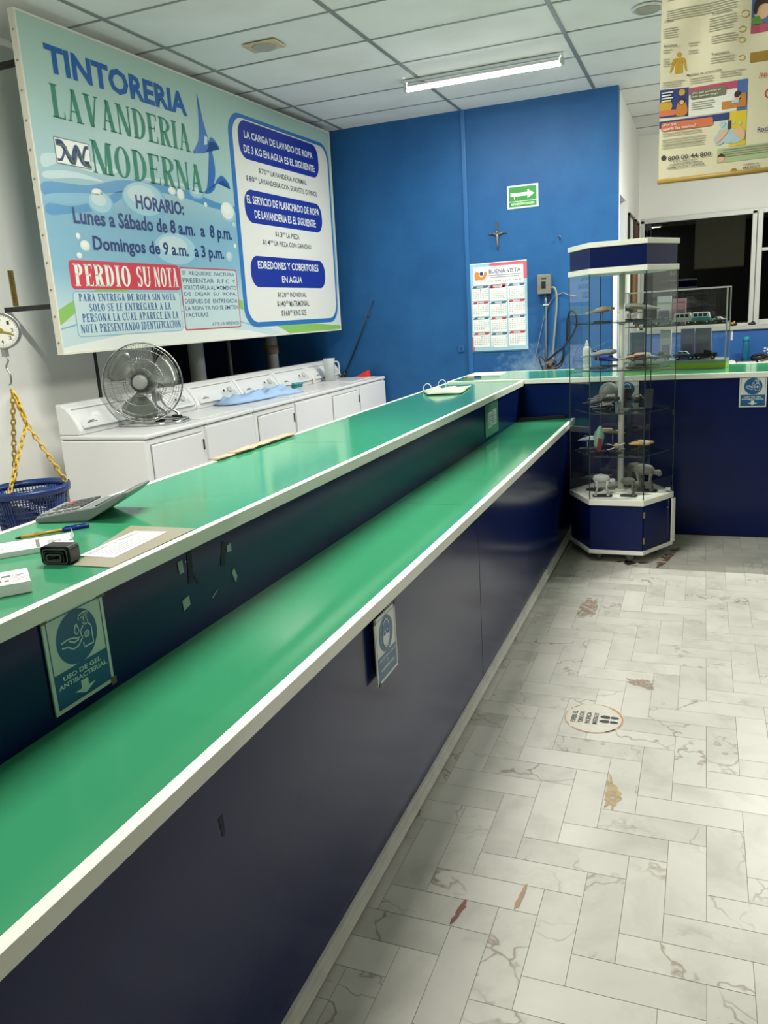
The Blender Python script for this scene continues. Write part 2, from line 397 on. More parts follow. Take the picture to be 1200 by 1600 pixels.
def blue_wall_mat():
    m = bpy.data.materials.new('blue_paint'); m.use_nodes = True; nt = m.node_tree; b = nt.nodes['Principled BSDF']; L = nt.links.new
    tc = nt.nodes.new('ShaderNodeTexCoord')
    n = nt.nodes.new('ShaderNodeTexNoise'); n.inputs['Scale'].default_value = 2.2; n.inputs['Detail'].default_value = 8; n.inputs['Roughness'].default_value = .65; L(tc.outputs['Object'], n.inputs['Vector'])
    r = ramp(nt, n.outputs['Fac'], [(.3, hexc('#1c5186')), (.55, hexc('#215a90')), (.8, hexc('#286398'))])
    # whitish plaster patch and scuffs low on the right, near the conduits
    sx = nt.nodes.new('ShaderNodeSeparateXYZ'); L(tc.outputs['Object'], sx.inputs[0])
    def dist(cx, cz, rx, rz):
        mp = nt.nodes.new('ShaderNodeMapping'); mp.inputs['Location'].default_value = (-cx/rx, 0, -cz/rz); mp.inputs['Scale'].default_value = (1/rx, 0, 1/rz); L(tc.outputs['Object'], mp.inputs['Vector'])
        ln = nt.nodes.new('ShaderNodeVectorMath'); ln.operation = 'LENGTH'; L(mp.outputs[0], ln.inputs[0]); return ln
    d = dist(-.45, .93, .42, .22); n2 = nt.nodes.new('ShaderNodeTexNoise'); n2.inputs['Scale'].default_value = 15; n2.inputs['Detail'].default_value = 8; L(tc.outputs['Object'], n2.inputs['Vector'])
    mm = nt.nodes.new('ShaderNodeMath'); mm.operation = 'MULTIPLY_ADD'; mm.inputs[1].default_value = 1.6; L(n2.outputs['Fac'], mm.inputs[0]); L(d.outputs['Value'], mm.inputs[2])
    rp = ramp(nt, mm.outputs[0], [(.8, (.75, .75, .75)), (1.35, (.35, .35, .35)), (1.75, (0, 0, 0))]);  # ramp clamps at 1
    mr = nt.nodes.new('ShaderNodeMapRange'); mr.inputs['From Min'].default_value = 1.75; mr.inputs['From Max'].default_value = .9; mr.inputs['To Max'].default_value = .5; L(mm.outputs[0], mr.inputs['Value'])
    mx = nt.nodes.new('ShaderNodeMix'); mx.data_type = 'RGBA'; L(mr.outputs[0], mx.inputs['Factor']); L(r.outputs[0], mx.inputs['A']); mx.inputs['B'].default_value = (*hexc('#9fb9c4'), 1)
    L(mx.outputs['Result'], b.inputs['Base Color']); b.inputs['Roughness'].default_value = .5; b.inputs['Specular IOR Level'].default_value = .25
    bp = nt.nodes.new('ShaderNodeBump'); bp.inputs['Strength'].default_value = .15; bp.inputs['Distance'].default_value = .01; L(n2.outputs['Fac'], bp.inputs['Height']); L(bp.outputs[0], b.inputs['Normal'])
    return m
blue_wall = blue_wall_mat()
dado = mat('dado_blue_paint', '#2463ad', .45, var=.08, scale=3)
recess_shade = mat('unlit_grey_plaster', '#1a1a1a', .9)  # shade of the recess put into the wall colour, near black
struct(MB().box((-4.5, 7.9, 0), (.27, 8.02, H)).build('wall_back', blue_wall))
struct(MB().box((-1.162, 7.885, 0), (-1.118, 7.9, H)).build('trim_2', mat('blue_conduit_paint', '#24629c', .4), bevel=.006))
# white end post and side wall with its doorway
struct(MB().box((.235, 7.893, 0), (.275, 7.9, 2.02)).build('trim_3', trim_white))
mb = MB(); mb.box((.15, 8.02, 0), (.27, 8.12, H)); mb.box((.15, 8.72, 0), (.27, 10.4, H)); mb.box((.15, 8.12, 2.47), (.27, 8.72, H))
struct(mb.build('wall_side', white_wall))
dr = MB().box((.17, 8.12, 0), (.2, 8.72, 2.47)).build('door_1', mat('blue_door_paint', '#1d5596', .45)); struct(dr)
hm = MB(); hm.tube([(.205, 8.63, 1.02), (.235, 8.63, 1.02), (.24, 8.56, 1.02)], .009); hm.build('door_handle', chrome, dr)
# far wall: white above, blue dado below, window opening
mb = MB(); W0, W1, Z0, Z1 = .32, 3.2, 1.15, 2.41
mb.box((.15, 10.4, 0), (3.7, 10.52, Z0), 1); mb.box((.15, 10.4, Z0), (W0, 10.52, Z1)); mb.box((W1, 10.4, Z0), (3.7, 10.52, Z1)); mb.box((.15, 10.4, Z1), (3.7, 10.52, H))
struct(mb.build('wall_far', [white_wall, dado]))
struct(MB().box((.27, 10.36, 1.105), (3.6, 10.4, 1.15)).build('trim_4', mat('window_sill', '#b9bcb4', .5)))
wn = struct(MB().box((W0, 10.43, Z0), (W1, 10.445, Z1)).build('window_1', glass_mat('dark_window_glass', (.14, .15, .145), .75)))
fm = MB(); y0, y1 = 10.385, 10.455
fm.box((W0-.02, y0, Z0-.02), (W1, y1, Z0+.03)); fm.box((W0-.02, y0, Z1-.035), (W1, y1, Z1+.02)); fm.box((W0-.02, y0, Z0), (W0+.02, y1, Z1))
fm.box((1.50, y0, Z0), (1.55, y1, Z1)); fm.box((1.555, y0-.02, Z0), (1.61, y1-.03, Z1)); fm.box((1.61, y0-.01, 1.965), (W1, y1, 2.0)); fm.box((1.61, y0-.01, Z0), (W1, y1, Z0+.06))
fm.build('window_frame', mat('white_aluminium', '#c9cbc4', .4, .2), wn, bevel=.004)
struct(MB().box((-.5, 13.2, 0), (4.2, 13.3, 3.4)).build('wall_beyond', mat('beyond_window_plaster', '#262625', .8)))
# left wall, dark recess, right and front walls
mb = MB(); mb.box((-3.2, -2.5, 0), (-3.1, 5.45, H)); mb.box((-3.2, 5.45, 2.3), (-3.1, 7.9, H)); struct(mb.build('wall_left', white_wall))
mb = MB(); mb.box((-3.108, 4.73, 0), (-3.092, 4.755, 2.2)); mb.box((-3.108, 5.41, 0), (-3.085, 5.45, 2.3)); struct(mb.build('trim_5', mat('dark_joint', '#2c2b28', .6)))
mb = MB(); mb.box((-4.6, 5.3, 0), (-4.5, 7.9, H)); mb.box((-4.5, 5.3, 0), (-3.2, 5.45, H)); struct(mb.build('wall_recess', recess_shade))
struct(MB().box((3.6, -2.5, 0), (3.7, 10.4, H)).build('wall_right', mat('grey_wall_paint', '#9b9c97', .6)))
struct(MB().box((-4.6, -2.62, 0), (3.7, -2.5, H)).build('wall_front', mat('dark_shopfront', '#55564f', .5)))
struct(MB().box((-4.6, -2.5, 0), (-4.5, 5.3, H)).build('wall_left_outer', white_wall))

# ------------------------------------------------------------------ lamps
def lamp(x, y, label, k=1.0):
    sidem = mat('led_tube_side', LAMPCOL, .3, emit=3.0)
    lampm = mat('led_tube_%d' % round(k*100), LAMPCOL, .3, emit=LAMP*k)
    t = thing('led_ceiling_light', label, 'ceiling light', (x, y, H-.008), 0, 'tubular ceiling lights')
    b = MB(); b.box((x-.62, y-.014, H-.028), (x+.62, y+.014, H-.006)); b.build('housing', white_pl, t, bevel=.004)
    M = FR((x-.605, y, H-.066), (0, 1, 0), (0, 0, 1)); r = .026
    def shell(name, a0, a1, m_, par):
        n = max(4, int(abs(a1-a0)/12)); arc = [(r*math.sin(a), -r*math.cos(a)) for a in [math.radians(a0+(a1-a0)*i/n) for i in range(n+1)]]
        b = MB(); b.add([(u, v, 0) for u, v in arc]+[(u, v, 1.21) for u, v in arc], [(i, i+1, n+2+i, n+1+i) for i in range(n)], 0, M, True); return b.build(name, m_, par)
    tb = shell('tube_back', 100, 260, white_pl, t)
    shell('tube', -22, 22, lampm, t); shell('tube_side', 22, 100, sidem, tb); shell('tube_side', -100, -22, sidem, tb)
    for s in (-1, 1):
        b = MB(); b.tube([(x+s*.606, y, H-.062), (x+s*.635, y, H-.066)], .027, 14); b.build('end_cap', lgrey, t)
    for q in (-.632, .62): b = MB(); b.box((x+q, y-.008, H-.06), (x+q+.012, y+.008, H-.006)); b.build('lamp_holder', white_pl, t)
    b = MB(); b.tube([(x-.63, y, H-.03), (x-.66, y+.01, H-.012), (x-.68, y+.03, H-.008)], .004); b.build('wire', lgrey, t)
lamp(-.64, 6.66, 'glowing white tube light on the ceiling before the blue wall', .62)
lamp(-.64, 2.7, 'white tube light on the ceiling over the middle of the long counter', 1.25)
lamp(-.64, -1.2, 'white tube light on the ceiling at the near end, mirrored in the far window', .8)
lamp(2.1, 6.9, 'white tube light on the ceiling in front of the far window', 2.0)
# beige downlight with a stained rim, and a white one beside the hanging banner
def downlight(x, y, lab, ring, r):
    t = thing('recessed_downlight', lab, 'ceiling light', (x, y, H-.008))
    b = MB()
    if r > .1: b.box((x-r, y-r*.7, H-.02), (x+r, y+r*.7, H-.006)); b.build('plate', ring, t, bevel=.008)
    else: b.lathe([(.1, H-.008), (.1, H-.016), (.075, H-.02)], 32, 0, Matrix.Translation((x, y, 0))); b.build('plate', ring, t)
    b = MB(); b.lathe([(.085, H-.02), (.075, H-.028), (.06, H-.022), (.045, H-.021), (.001, H-.021)], 32, 0, Matrix.Translation((x, y, 0))); b.build('lens', mat('cloudy_lens', '#a9a698', .3), t)
downlight(-1.79, 5.31, 'beige square downlight recessed in the ceiling above the sign', mat('yellowed_plastic', '#c9bd92', .5), .125)
downlight(.63, 6.03, 'round white downlight in the ceiling left of the hanging banner', white_pl, .09)

# ------------------------------------------------------------------ counters
def slab(mb, x0, x1, y0, y1, z, th=.042):
    mb.box((x0, y0, z-th), (x1, y1, z))
def counter():
    t = thing('tiered_counter', 'long two-tier navy counter with green tops and white edges running to the blue wall', 'counter', (-.2, 2, 0))
    Y0, Y1 = -.9, 5.351
    b = MB(); b.box((-.60, Y0, .08), (-.105, Y1, .998)); b.build('upper_cabinet', navy, t)
    b = MB(); b.box((-.104, Y0, .05), (.238, Y1-.001, .745)); b.build('lower_cabinet', navy, t)
    b = MB(); b.box((-.616, Y0, .999), (-.094, 2.86, 1.031)); b.box((-.616, 2.862, .999), (-.094, Y1-.002, 1.031)); b.build('upper_top', green, t)
    b = MB(); b.box((-.104, Y0, .746), (.24, 2.898, .778)); b.box((-.104, 2.9, .746), (.24, Y1-.002, .778)); b.build('lower_top', green, t)
    b = MB(); b.box((-.094, Y0, .999), (-.082, Y1, 1.0325)); b.box((-.628, Y0, .999), (-.616, Y1, 1.0325)); b.build('upper_edge', trim_white, t, bevel=.001)
    b = MB(); b.box((-.1035, Y0, 1.0305), (-.085, Y1, 1.0322)); b.box((-.6255, Y0, 1.0305), (-.607, Y1, 1.0322)); b.build('upper_edge', trim_white, t)
    b = MB(); b.box((.24, Y0, .746), (.255, Y1, .7795)); b.box((.23, Y0, .7775), (.253, Y1, .7793)); b.build('lower_edge', trim_white, t, bevel=.001)
    b = MB(); b.box((.225, Y0, .0), (.243, Y1, .05)); b.build('kickboard', black, t)
    b = MB(); b.box((.238, Y0, .03), (.250, Y1, .062)); b.box((.238, Y0, .03), (.262, Y1, .036)); b.build('bottom_rail', mat('scuffed_white_rail', '#c6c6bd', .5, var=.2, scale=14), t, bevel=.001)
    b = MB(); b.box((.2375, 2.897, .062), (.2387, 2.9, .745)); b.build('panel_seam', black, t)
    # tape scraps and scuffs on the upper front
    tp = mat('old_clear_tape', '#8fa39a', .5); dk = mat('dark_tape_residue', '#0d1428', .7); F = FR((-.1045, 0, 0), (0, 1, 0), (0, 0, 1))
    b = MB()
    for q in ([(1.478,.975),(1.497,.976),(1.499,.945),(1.481,.944)], [(1.507,.97),(1.512,.97),(1.512,.965),(1.507,.965)], [(1.478,.88),(1.507,.884),(1.507,.86),(1.48,.853)], [(1.69,.955),(1.709,.957),(1.707,.935),(1.686,.938)], [(1.698,.878),(1.71,.888),(1.722,.862),(1.712,.846)], [(1.60,.846),(1.628,.858),(1.626,.855),(1.60,.842)]): b = MB(); b.flat(q, .0012, 0, F); b.build('tape_scrap', tp, t)
    for q in ([(1.518,.985),(1.538,.985),(1.53,.91),(1.512,.91)], [(1.53,.93),(1.538,.93),(1.552,.90),(1.545,.9)], [(1.67,.972),(1.69,.965),(1.672,.905),(1.652,.912)]): b = MB(); b.flat(q, .0008, 0, F); b.build('tape_residue', dk, t)
    b = MB(); F2 = FR((.2385, 0, 0), (0, 1, 0), (0, 0, 1))
    b.flat([(1.055, .64), (1.07, .64), (1.068, .60), (1.06, .60)], .0004, 0, F2); b.build('scuff_mark', dk, t)
    return t
counter()
def return_counter():
    t = thing('return_counter', 'navy return counter with green top crossing in front of the blue wall', 'counter', (1.5, 5.7, 0))
    b = MB(); b.box((-.60, 5.366, .012), (3.4, 6.08, 1.010)); b.build('cabinet', navy, t)
    b = MB(); b.box((-.60, 5.376, 1.011), (3.4, 6.09, 1.040)); b.build('top', green, t)
    b = MB(); b.box((-.616, 5.352, 1.011), (3.4, 5.376, 1.0415)); b.box((-.616, 6.09, 1.011), (3.4, 6.102, 1.0415)); b.box((-.616, 5.376, 1.011), (-.60, 6.09, 1.0415)); b.build('edge', trim_white, t, bevel=.002)
    b = MB(); b.box((.26, 5.372, 0), (3.4, 5.4, .012)); b.build('kickboard', black, t)
return_counter()
tag(MB().prism([(-.09, 5.20), (.19, 5.325), (.19, 5.352), (-.09, 5.232)], .7785, .80).build('wooden_strip', mat('dark_stained_wood', '#16110f', .5), origin=(0, 5.28, .78)), 'dark wooden strip lying across the far end of the lower green shelf', 'strip')

# floor mat of marks: sticker on the tiles
def sticker():
    F = FR((.69, 2.778, .0012), (0, 1, 0), (-1, 0, 0))     # text runs away from the counter end
    t = thing('floor_sticker', 'round white floor sticker with black footprints and orange rim', 'sticker', (.69, 2.778, .0))
    b = MB(); b.flat(circ(0, 0, .112, .108, 40), 0, 0, F); b.build('disc', mat('worn_white_vinyl', '#bfbdb0', .5, var=.05, scale=40), t)
    b = MB()
    for a0, a1, w_ in ((-75, -30, .008), (-120, -75, .006), (-30, 0, .003), (210, 235, .006), (30, 60, .003), (75, 130, .003), (140, 200, .004), (-160, -125, .004)): b.ring(0, 0, .110, .106, w_, .0006, 0, F, a0, a1)
    b.build('rim', mat('orange_vinyl', '#b9774c', .6), t)
    b = MB()
    for i, s in enumerate(('ESPERE EL', 'TURNO CON', 'PACIENCIA', 'MANTENGA SU')): b.text(s, (-.045, .062-i*.026, .04, .08-i*.026), .0008, 0, F, .012)
    b.build('lettering', inkk, t)
    b = MB()
    for s in (-1, 1):
        c = s*.017
        b.flat(sm2([(c, -.022), (c+s*.011, -.035), (c+s*.006, -.056), (c-s*.009, -.056), (c-s*.011, -.036)]), .0008, 0, F)
        b.flat(sm2([(c-.007, -.062), (c+.007, -.062), (c+.008, -.08), (c, -.09), (c-.008, -.08)]), .0008, 0, F)
    b.build('footprint', inkk, t)
sticker()
def ragged(m, lo=.42, hi=.56, sc=28):
    # the stain is worn through in places
    nt = m.node_tree; tc = nt.nodes.new('ShaderNodeTexCoord'); n = nt.nodes.new('ShaderNodeTexNoise'); n.inputs['Scale'].default_value = sc; n.inputs['Detail'].default_value = 6
    nt.links.new(tc.outputs['Object'], n.inputs['Vector']); r = nt.nodes.new('ShaderNodeMapRange'); r.inputs['From Min'].default_value = lo; r.inputs['From Max'].default_value = hi
    nt.links.new(n.outputs['Fac'], r.inputs['Value']); nt.links.new(r.outputs[0], nt.nodes['Principled BSDF'].inputs['Alpha']); return m
# stains on the marble in front of the display case
def stain(lab, pts, m):
    b = MB(); cx = sum(p[0] for p in pts)/len(pts); cy = sum(p[1] for p in pts)/len(pts)
    ol = [(x+(x-cx)*.5*noise.noise(Vector((x*60, y*60, 1)))+.004*noise.noise(Vector((x*150, y*150, 5))), y+(y-cy)*.5*noise.noise(Vector((x*60, y*60, 1)))+.004*noise.noise(Vector((x*150, y*150, 9)))) for x, y in sm2(pts, 7)]
    b.flat(ol, .0009); return tag(b.build('floor_stain', m, origin=(pts[0][0], pts[0][1], 0)), lab, 'stain', 'marks on the marble floor')
rust = ragged(mat('rust_brown_stain', '#6d4c3a', .6, var=.35, scale=40)); blk = mat('black_scuff', '#2b2622', .7)
stain('rust brown stain on the tiles right of the display case caster', [(.886,5.03),(.935,5.059),(.90,4.9),(.882,4.828),(.845,4.689),(.813,4.702),(.836,4.879)], rust)
b = MB(); F0 = Matrix.Identity(4)
for q in ([(.583,4.718),(.62,4.745),(.60,4.70)], [(.63,4.75),(.66,4.76),(.70,4.70),(.655,4.655),(.63,4.69)], [(.70,4.73),(.78,4.715),(.72,4.70)], [(.68,4.66),(.72,4.66),(.70,4.645)]): b.flat(q, .001)
tag(b.build('floor_stain', blk, origin=(.67, 4.7, 0)), 'black scuffs on the tiles under the display case caster', 'stain', 'marks on the marble floor')
stain('pinkish brown tile patch between the display case and the floor sticker', [(.49,4.03),(.555,4.04),(.566,3.85),(.53,3.80),(.485,3.82)], ragged(mat('pink_veined_marble', '#a78b7b', .4, var=.25, scale=22), .35, .7))
stain('brownish worn patch just beyond the floor sticker', [(.79,3.14),(.84,3.15),(.878,3.14),(.88,3.065),(.835,3.085),(.80,3.10)], ragged(mat('worn_marble', '#94806f', .5, var=.3, scale=45), .38, .6))
stain('ochre patch on a tile nearer than the floor sticker', [(.781,2.35),(.789,2.399),(.805,2.36),(.826,2.33),(.83,2.286),(.812,2.227),(.789,2.242)], ragged(mat('ochre_stain', '#a8946c', .5, var=.15, scale=20), .3, .55))
stain('small dark red sliver on the near marble tiles', [(.488,1.723),(.498,1.70),(.482,1.625),(.477,1.649)], mat('dark_red_stain', '#7c4a3c', .5, var=.2, scale=30))
stain('small brown bar stain right of the dark red sliver', [(.626,1.82),(.634,1.819),(.629,1.729),(.618,1.728)], mat('brown_bar_stain', '#a08468', .5))

# ------------------------------------------------------------------ big wall sign
SW, SH = 3.80, 1.862
SU = Vector((.034, .99942, 0)); SV = Vector((.013, 0, .99992))
SO = Vector((-2.51, 5.79, 2.344)) - SU*SW/2 - SV*SH/2
SF = FR(SO, SU, SV - SU*SV.dot(SU))
def sign_mat():
    m = bpy.data.materials.new('printed_sign_sheet'); m.use_nodes = True; nt = m.node_tree; b = nt.nodes['Principled BSDF']; L = nt.links.new
    tc = nt.nodes.new('ShaderNodeTexCoord'); sx = nt.nodes.new('ShaderNodeSeparateXYZ'); L(tc.outputs['Generated'], sx.inputs[0])
    n = nt.nodes.new('ShaderNodeTexNoise'); n.inputs['Scale'].default_value = 1.3; n.inputs['Detail'].default_value = 5; L(tc.outputs['Object'], n.inputs['Vector'])
    ad = nt.nodes.new('ShaderNodeMath'); ad.operation = 'MULTIPLY_ADD'; ad.inputs[1].default_value = .12; L(n.outputs['Fac'], ad.inputs[0]); L(sx.outputs[2], ad.inputs[2])
    r = ramp(nt, ad.outputs[0], [(.05, hexc('#d3dad5')), (.2, hexc('#b5cdd3')), (.32, hexc('#86b2c6')), (.5, hexc('#7eacc2')), (.62, hexc('#9ec0c6')), (.8, hexc('#a6c6c1')), (1, hexc('#a8c5ba'))])
    L(r.outputs[0], b.inputs['Base Color']); b.inputs['Roughness'].default_value = .33; b.inputs['Specular IOR Level'].default_value = .25; return m
def sign():
    t = thing('laundry_sign', 'large printed laundry price sign hung below the ceiling over the white machines', 'sign', tuple(SO))
    b = MB(); b.box((0, 0, -.012), (SW, SH, 0), 0, SF); b.build('panel', sign_mat(), t)
    b = MB()
    for lo, hi in (((-.012, -.012, -.04), (0, SH+.012, .004)), ((SW, -.012, -.04), (SW+.012, SH+.012, .004)), ((0, -.012, -.04), (SW, 0, .004)), ((0, SH, -.04), (SW, SH+.012, .004))): b.box(lo, hi, 0, SF)
    b.build('frame', mat('sign_frame', '#d9d6c8', .45), t)
    for i in range(12): b = MB(); b.tube([SF @ Vector((-.012, .06+i*.155, -.018)), SF @ Vector((-.016, .06+i*.155, -.018))], .006, 8); b.build('rivet', steel, t)
    W, WH, BL, DB, SK, GR, CR, PB = 0, 1, 2, 3, 4, 5, 6, 7
    cols = [mat('print_white', '#dde2da', .35), mat('print_pale', '#bcd2d3', .35), mat('print_blue', '#4a8dba', .35), mat('print_deep_blue', '#1f2c7c', .35), mat('print_sky', '#7aaec6', .35), mat('print_lime', '#86b85c', .35), mat('print_cream', '#e6e9df', .35), mat('print_pale_blue', '#9cc4d2', .35)]
    # water surface, bubbles, green swoosh
    b = MB()
    b.flat(sm2([(.04,.90),(.04,.98),(.40,1.0),(.72,1.07),(1.1,1.08),(1.46,1.075),(1.8,1.03),(2.07,1.02),(2.05,.985),(1.75,.985),(1.4,1.02),(1.1,1.03),(.70,.99),(.3,.93)], 5), .0008, 2, SF)
    b.flat(sm2([(.04,.80),(.04,.86),(.25,.865),(.5,.93),(.69,1.0),(.72,.97),(.5,.87),(.25,.825)], 5), .0008, 2, SF)
    b.flat(sm2([(.04,.87),(.3,.88),(.5,.945),(.3,.945),(.04,.91)], 5), .0009, 4, SF)
    for q in ([(.05,1.06),(.2,1.10),(.5,1.08),(.7,1.12),(.5,1.14),(.2,1.15),(.05,1.13)], [(.06,1.0),(.3,1.03),(.55,1.035),(.3,1.065),(.06,1.04)], [(.9,1.10),(1.2,1.10),(1.5,1.11),(1.2,1.125)]): b.flat(sm2(q, 5), .0007, 1, SF)
    b.build('wave_print', cols, t)
    b = MB()
    for cx, cy, rx, ry, kind in ((.93,.955,.235,.125,0), (.49,.90,.115,.075,0), (.47,.955,.055,.035,1), (1.235,1.055,.045,.028,1), (1.33,1.04,.045,.045,1), (1.53,1.075,.09,.045,0), (1.92,.975,.10,.075,1), (1.22,.645,.27,.13,0), (1.885,.63,.055,.045,0), (.30,.635,.045,.035,1), (.24,.575,.025,.02,1), (1.63,1.0,.02,.02,1), (1.99,.88,.03,.025,0), (1.98,.72,.02,.018,1), (.25,.69,.02,.02,1)):
        b = MB(); b.flat(circ(cx, cy, rx, ry), .0010, 4 if kind == 0 else 7, SF)
        b.flat(circ(cx-rx*.05, cy+ry*.12, rx*.88, ry*.84), .0013, 7 if kind == 0 else 0, SF)
        b.flat(circ(cx-rx*.15, cy+ry*.3, rx*.6, ry*.5), .0016, 1 if kind == 0 else 6, SF); b.build('water_drop', cols, t)
    b = MB()
    b.flat([(.0,.25),(.14,.31),(.4,.39),(.8,.47),(1.2,.47),(1.6,.40),(2.02,.29),(2.02,.22),(1.6,.33),(1.2,.40),(.8,.40),(.4,.32),(.14,.235),(.0,.16)][::-1], .0011, 5, SF)
    b.flat([(0,.0),(0,.12),(.3,.20),(.9,.28),(1.6,.24),(2.1,.13),(2.6,.02),(2.62,0)], .0009, 1, SF)
    b.flat([(0,.0),(0,.03),(.6,.09),(1.4,.11),(2.1,.05),(2.4,0)], .0011, 0, SF)
    b.stroke([(0,.14),(.3,.19),(.9,.24),(1.6,.2),(2.3,.06)], .008, .0014, 4, SF)
    b.flat([(2.52,.082),(2.9,.085),(3.3,.07),(3.8,.035),(3.8,0),(2.75,0),(2.66,.035)], .0011, 5, SF)
    b.build('swoosh_print', cols, t)
    # title lettering
    b = MB(); b.text('TINTORERIA', (.178, 1.592, 1.51, 1.747), .002, 0, SF, .036); b.build('title_lettering', mat('print_royal_blue', '#2460a6', .5, spec=.2), t)
    b = MB(); serif_text(b, 'LAVANDERIA', (.18, 1.352, 1.508, 1.535), .002, 0, SF); serif_text(b, 'MODERNA', (.462, 1.082, 1.615, 1.275), .002, 0, SF)
    b.build('name_lettering', mat('print_sea_green', '#3e876e', .5, spec=.2), t)
    # monogram plate
    b = MB(); b.rect(.157, 1.095, .447, 1.245, .0016, 1, SF); b.rect(.163, 1.101, .441, 1.239, .002, 0, SF)
    for dx, dy, wd, m_, zz in ((.0, 0, .034, 2, .0024), (.03, -.012, .014, 1, .0028)):
        pts = [(.178,1.214),(.215,1.212),(.25,1.165),(.275,1.128),(.29,1.128),(.315,1.18),(.335,1.205),(.35,1.175),(.375,1.13),(.405,1.122),(.425,1.124)]
        b.stroke(sm2([(x+dx*.6, y+dy) for x, y in pts], 4, False), wd, zz, m_, SF)
    b.stroke(sm2([(.172,1.118),(.20,1.122),(.225,1.16),(.245,1.20)], 4, False), .016, .0024, 2, SF); b.stroke(sm2([(.38,1.15),(.395,1.19),(.41,1.215),(.43,1.22)], 4, False), .02, .0024, 2, SF)
    b.build('monogram_plate', [cols[6], mat('print_olive_line', '#5d7568', .4), mat('print_steel_blue', '#3f5f94', .4)], t)
    # two diving swallow figures
    b = MB()
    b.flat(sm2([(1.652,1.778),(1.70,1.60),(1.738,1.50),(1.752,1.455),(1.80,1.47),(1.85,1.455),(1.888,1.43),(1.86,1.462),(1.81,1.495),(1.765,1.49),(1.74,1.42),(1.68,1.375),(1.60,1.36),(1.529,1.352),(1.575,1.40),(1.625,1.47),(1.648,1.62)], 4), .0018, 0, SF)
    b.flat([(1.685,1.43),(1.70,1.50),(1.735,1.49),(1.725,1.44)], .0022, 1, SF)
    b.flat(sm2([(1.742,1.46),(1.768,1.45),(1.785,1.38),(1.80,1.29),(1.79,1.22),(1.765,1.16),(1.82,1.175),(1.87,1.20),(1.93,1.195),(1.983,1.15),(1.965,1.195),(1.90,1.235),(1.86,1.232),(1.80,1.19),(1.77,1.13),(1.70,1.09),(1.629,1.085),(1.665,1.12),(1.69,1.18),(1.715,1.28),(1.735,1.37)], 4), .0018, 0, SF)
    b.build('swallow_print', [mat('print_royal_blue2', '#1b65b0', .35), cols[1]], t)
    # hours
    b = MB()
    for l, bx in (('HORARIO:', (.825, .9, 1.348, .993)), ('Lunes a Sábado de 8 a.m.  a  8 p.m.', (.23, .735, 1.948, .86)), ('Domingos de 9 a.m.  a 3 p.m.', (.37, .588, 1.81, .702))):
        b = MB(); b.text(l, bx, .0022, 0, SF, .03 if l == 'HORARIO:' else .024); b.build('hours_line', mat('print_navy_ink', '#23356f', .35), t)
    # lost-note box
    b = MB(); b.rrect(.138, .375, 1.215, .548, .03, .0018, 0, SF); serif_text(b, 'PERDIO', (.172, .393, .68, .527), .0026, 1, SF, t=.2, h=.07); serif_text(b, 'SU', (.745, .393, .885, .527), .0026, 1, SF, t=.2, h=.07); serif_text(b, 'NOTA', (.925, .393, 1.19, .527), .0026, 1, SF, t=.2, h=.07)
    b.build('lost_ticket_banner', [mat('print_red', '#c93a4c', .35), cols[6]], t)
    b = MB(); b.rrect(.136, .085, 1.192, .362, .03, .0018, 0, SF); b.rrect(.141, .09, 1.187, .357, .027, .002, 1, SF)
    for s, box in (('PARA ENTREGA DE ROPA SIN NOTA', (.183, .303, 1.137, .348)), ('SOLO SE LE ENTREGARA A LA', (.262, .24, 1.074, .288)), ('PERSONA LA CUAL APARECE EN LA', (.19, .176, 1.15, .226)), ('NOTA PRESENTANDO IDENTIFICACION', (.166, .11, 1.165, .162))):
        ws = s.split(); tot = sum(serif(w_)[1] for w_ in ws)+.42*(len(ws)-1); x = box[0]; k = (box[2]-box[0])/tot
        for w_ in ws:
            wd = serif(w_)[1]*k; serif_text(b, w_, (x, box[1], x+wd, box[3]), .0026, 2, SF, t=.2, h=.08); x += wd+.42*k
    b.build('lost_ticket_box', [cols[4], cols[1], mat('print_slate_blue', '#4a6f9c', .4)], t)
    # invoice box
    b = MB(); b.rrect(1.218, .083, 1.962, .537, .02, .0018, 0, SF); b.rrect(1.228, .093, 1.952, .527, .015, .002, 1, SF)
    for i, (s, x1) in enumerate((('SI  REQUIERE  FACTURA', 1.925), ('PRESENTAR  R.F.C  Y', 1.935), ('SOLICITARLA AL MOMENTO', 1.94), ('DE  DEJAR  SU  ROPA,', 1.935), ('DESPUES DE  ENTREGADA', 1.94), ('LA ROPA YA NO SE EMITEN', 1.94), ('FACTURAS', 1.52))): b.text(s, (1.245, .478-i*.05, x1, .51-i*.05), .0026, 2, SF, .006)
    b.text('ATTE. LA GERENCIA', (1.56, .108, 1.94, .132), .0026, 2, SF, .006)
    b.build('invoice_box', [mat('print_crimson', '#b8434f', .4), cols[1], mat('print_grey_blue', '#3f587f', .4)], t)
    # price panel
    b = MB(); b.rrect(2.03, .075, 3.765, 1.745, .17, .0016, 0, SF); b.rrect(2.085, .115, 3.735, 1.715, .15, .002, 1, SF)
    pp = b.build('price_panel', [mat('print_mid_blue', '#2d6fb3', .35), mat('print_ivory', '#dadcd5', .35)], t)
    for box, l1, b1, l2, b2 in (((2.165,1.412,3.54,1.705), 'LA CARGA DE LAVADO DE ROPA', (2.255,1.572,3.425,1.63), 'DE 3 KG EN AGUA ES EL SIGUIENTE:', (2.233,1.46,3.457,1.52)),
                          ((2.175,.918,3.54,1.18), 'EL SERVICIO DE PLANCHADO DE ROPA', (2.215,1.07,3.487,1.135), 'DE LAVANDERIA ES EL SIGUIENTE:', (2.315,.96,3.405,1.026)),
                          ((2.182,.402,3.53,.658), 'EDREDONES Y COBERTORES', (2.30,.555,3.395,.62), 'EN AGUA', (2.685,.445,3.053,.502))):
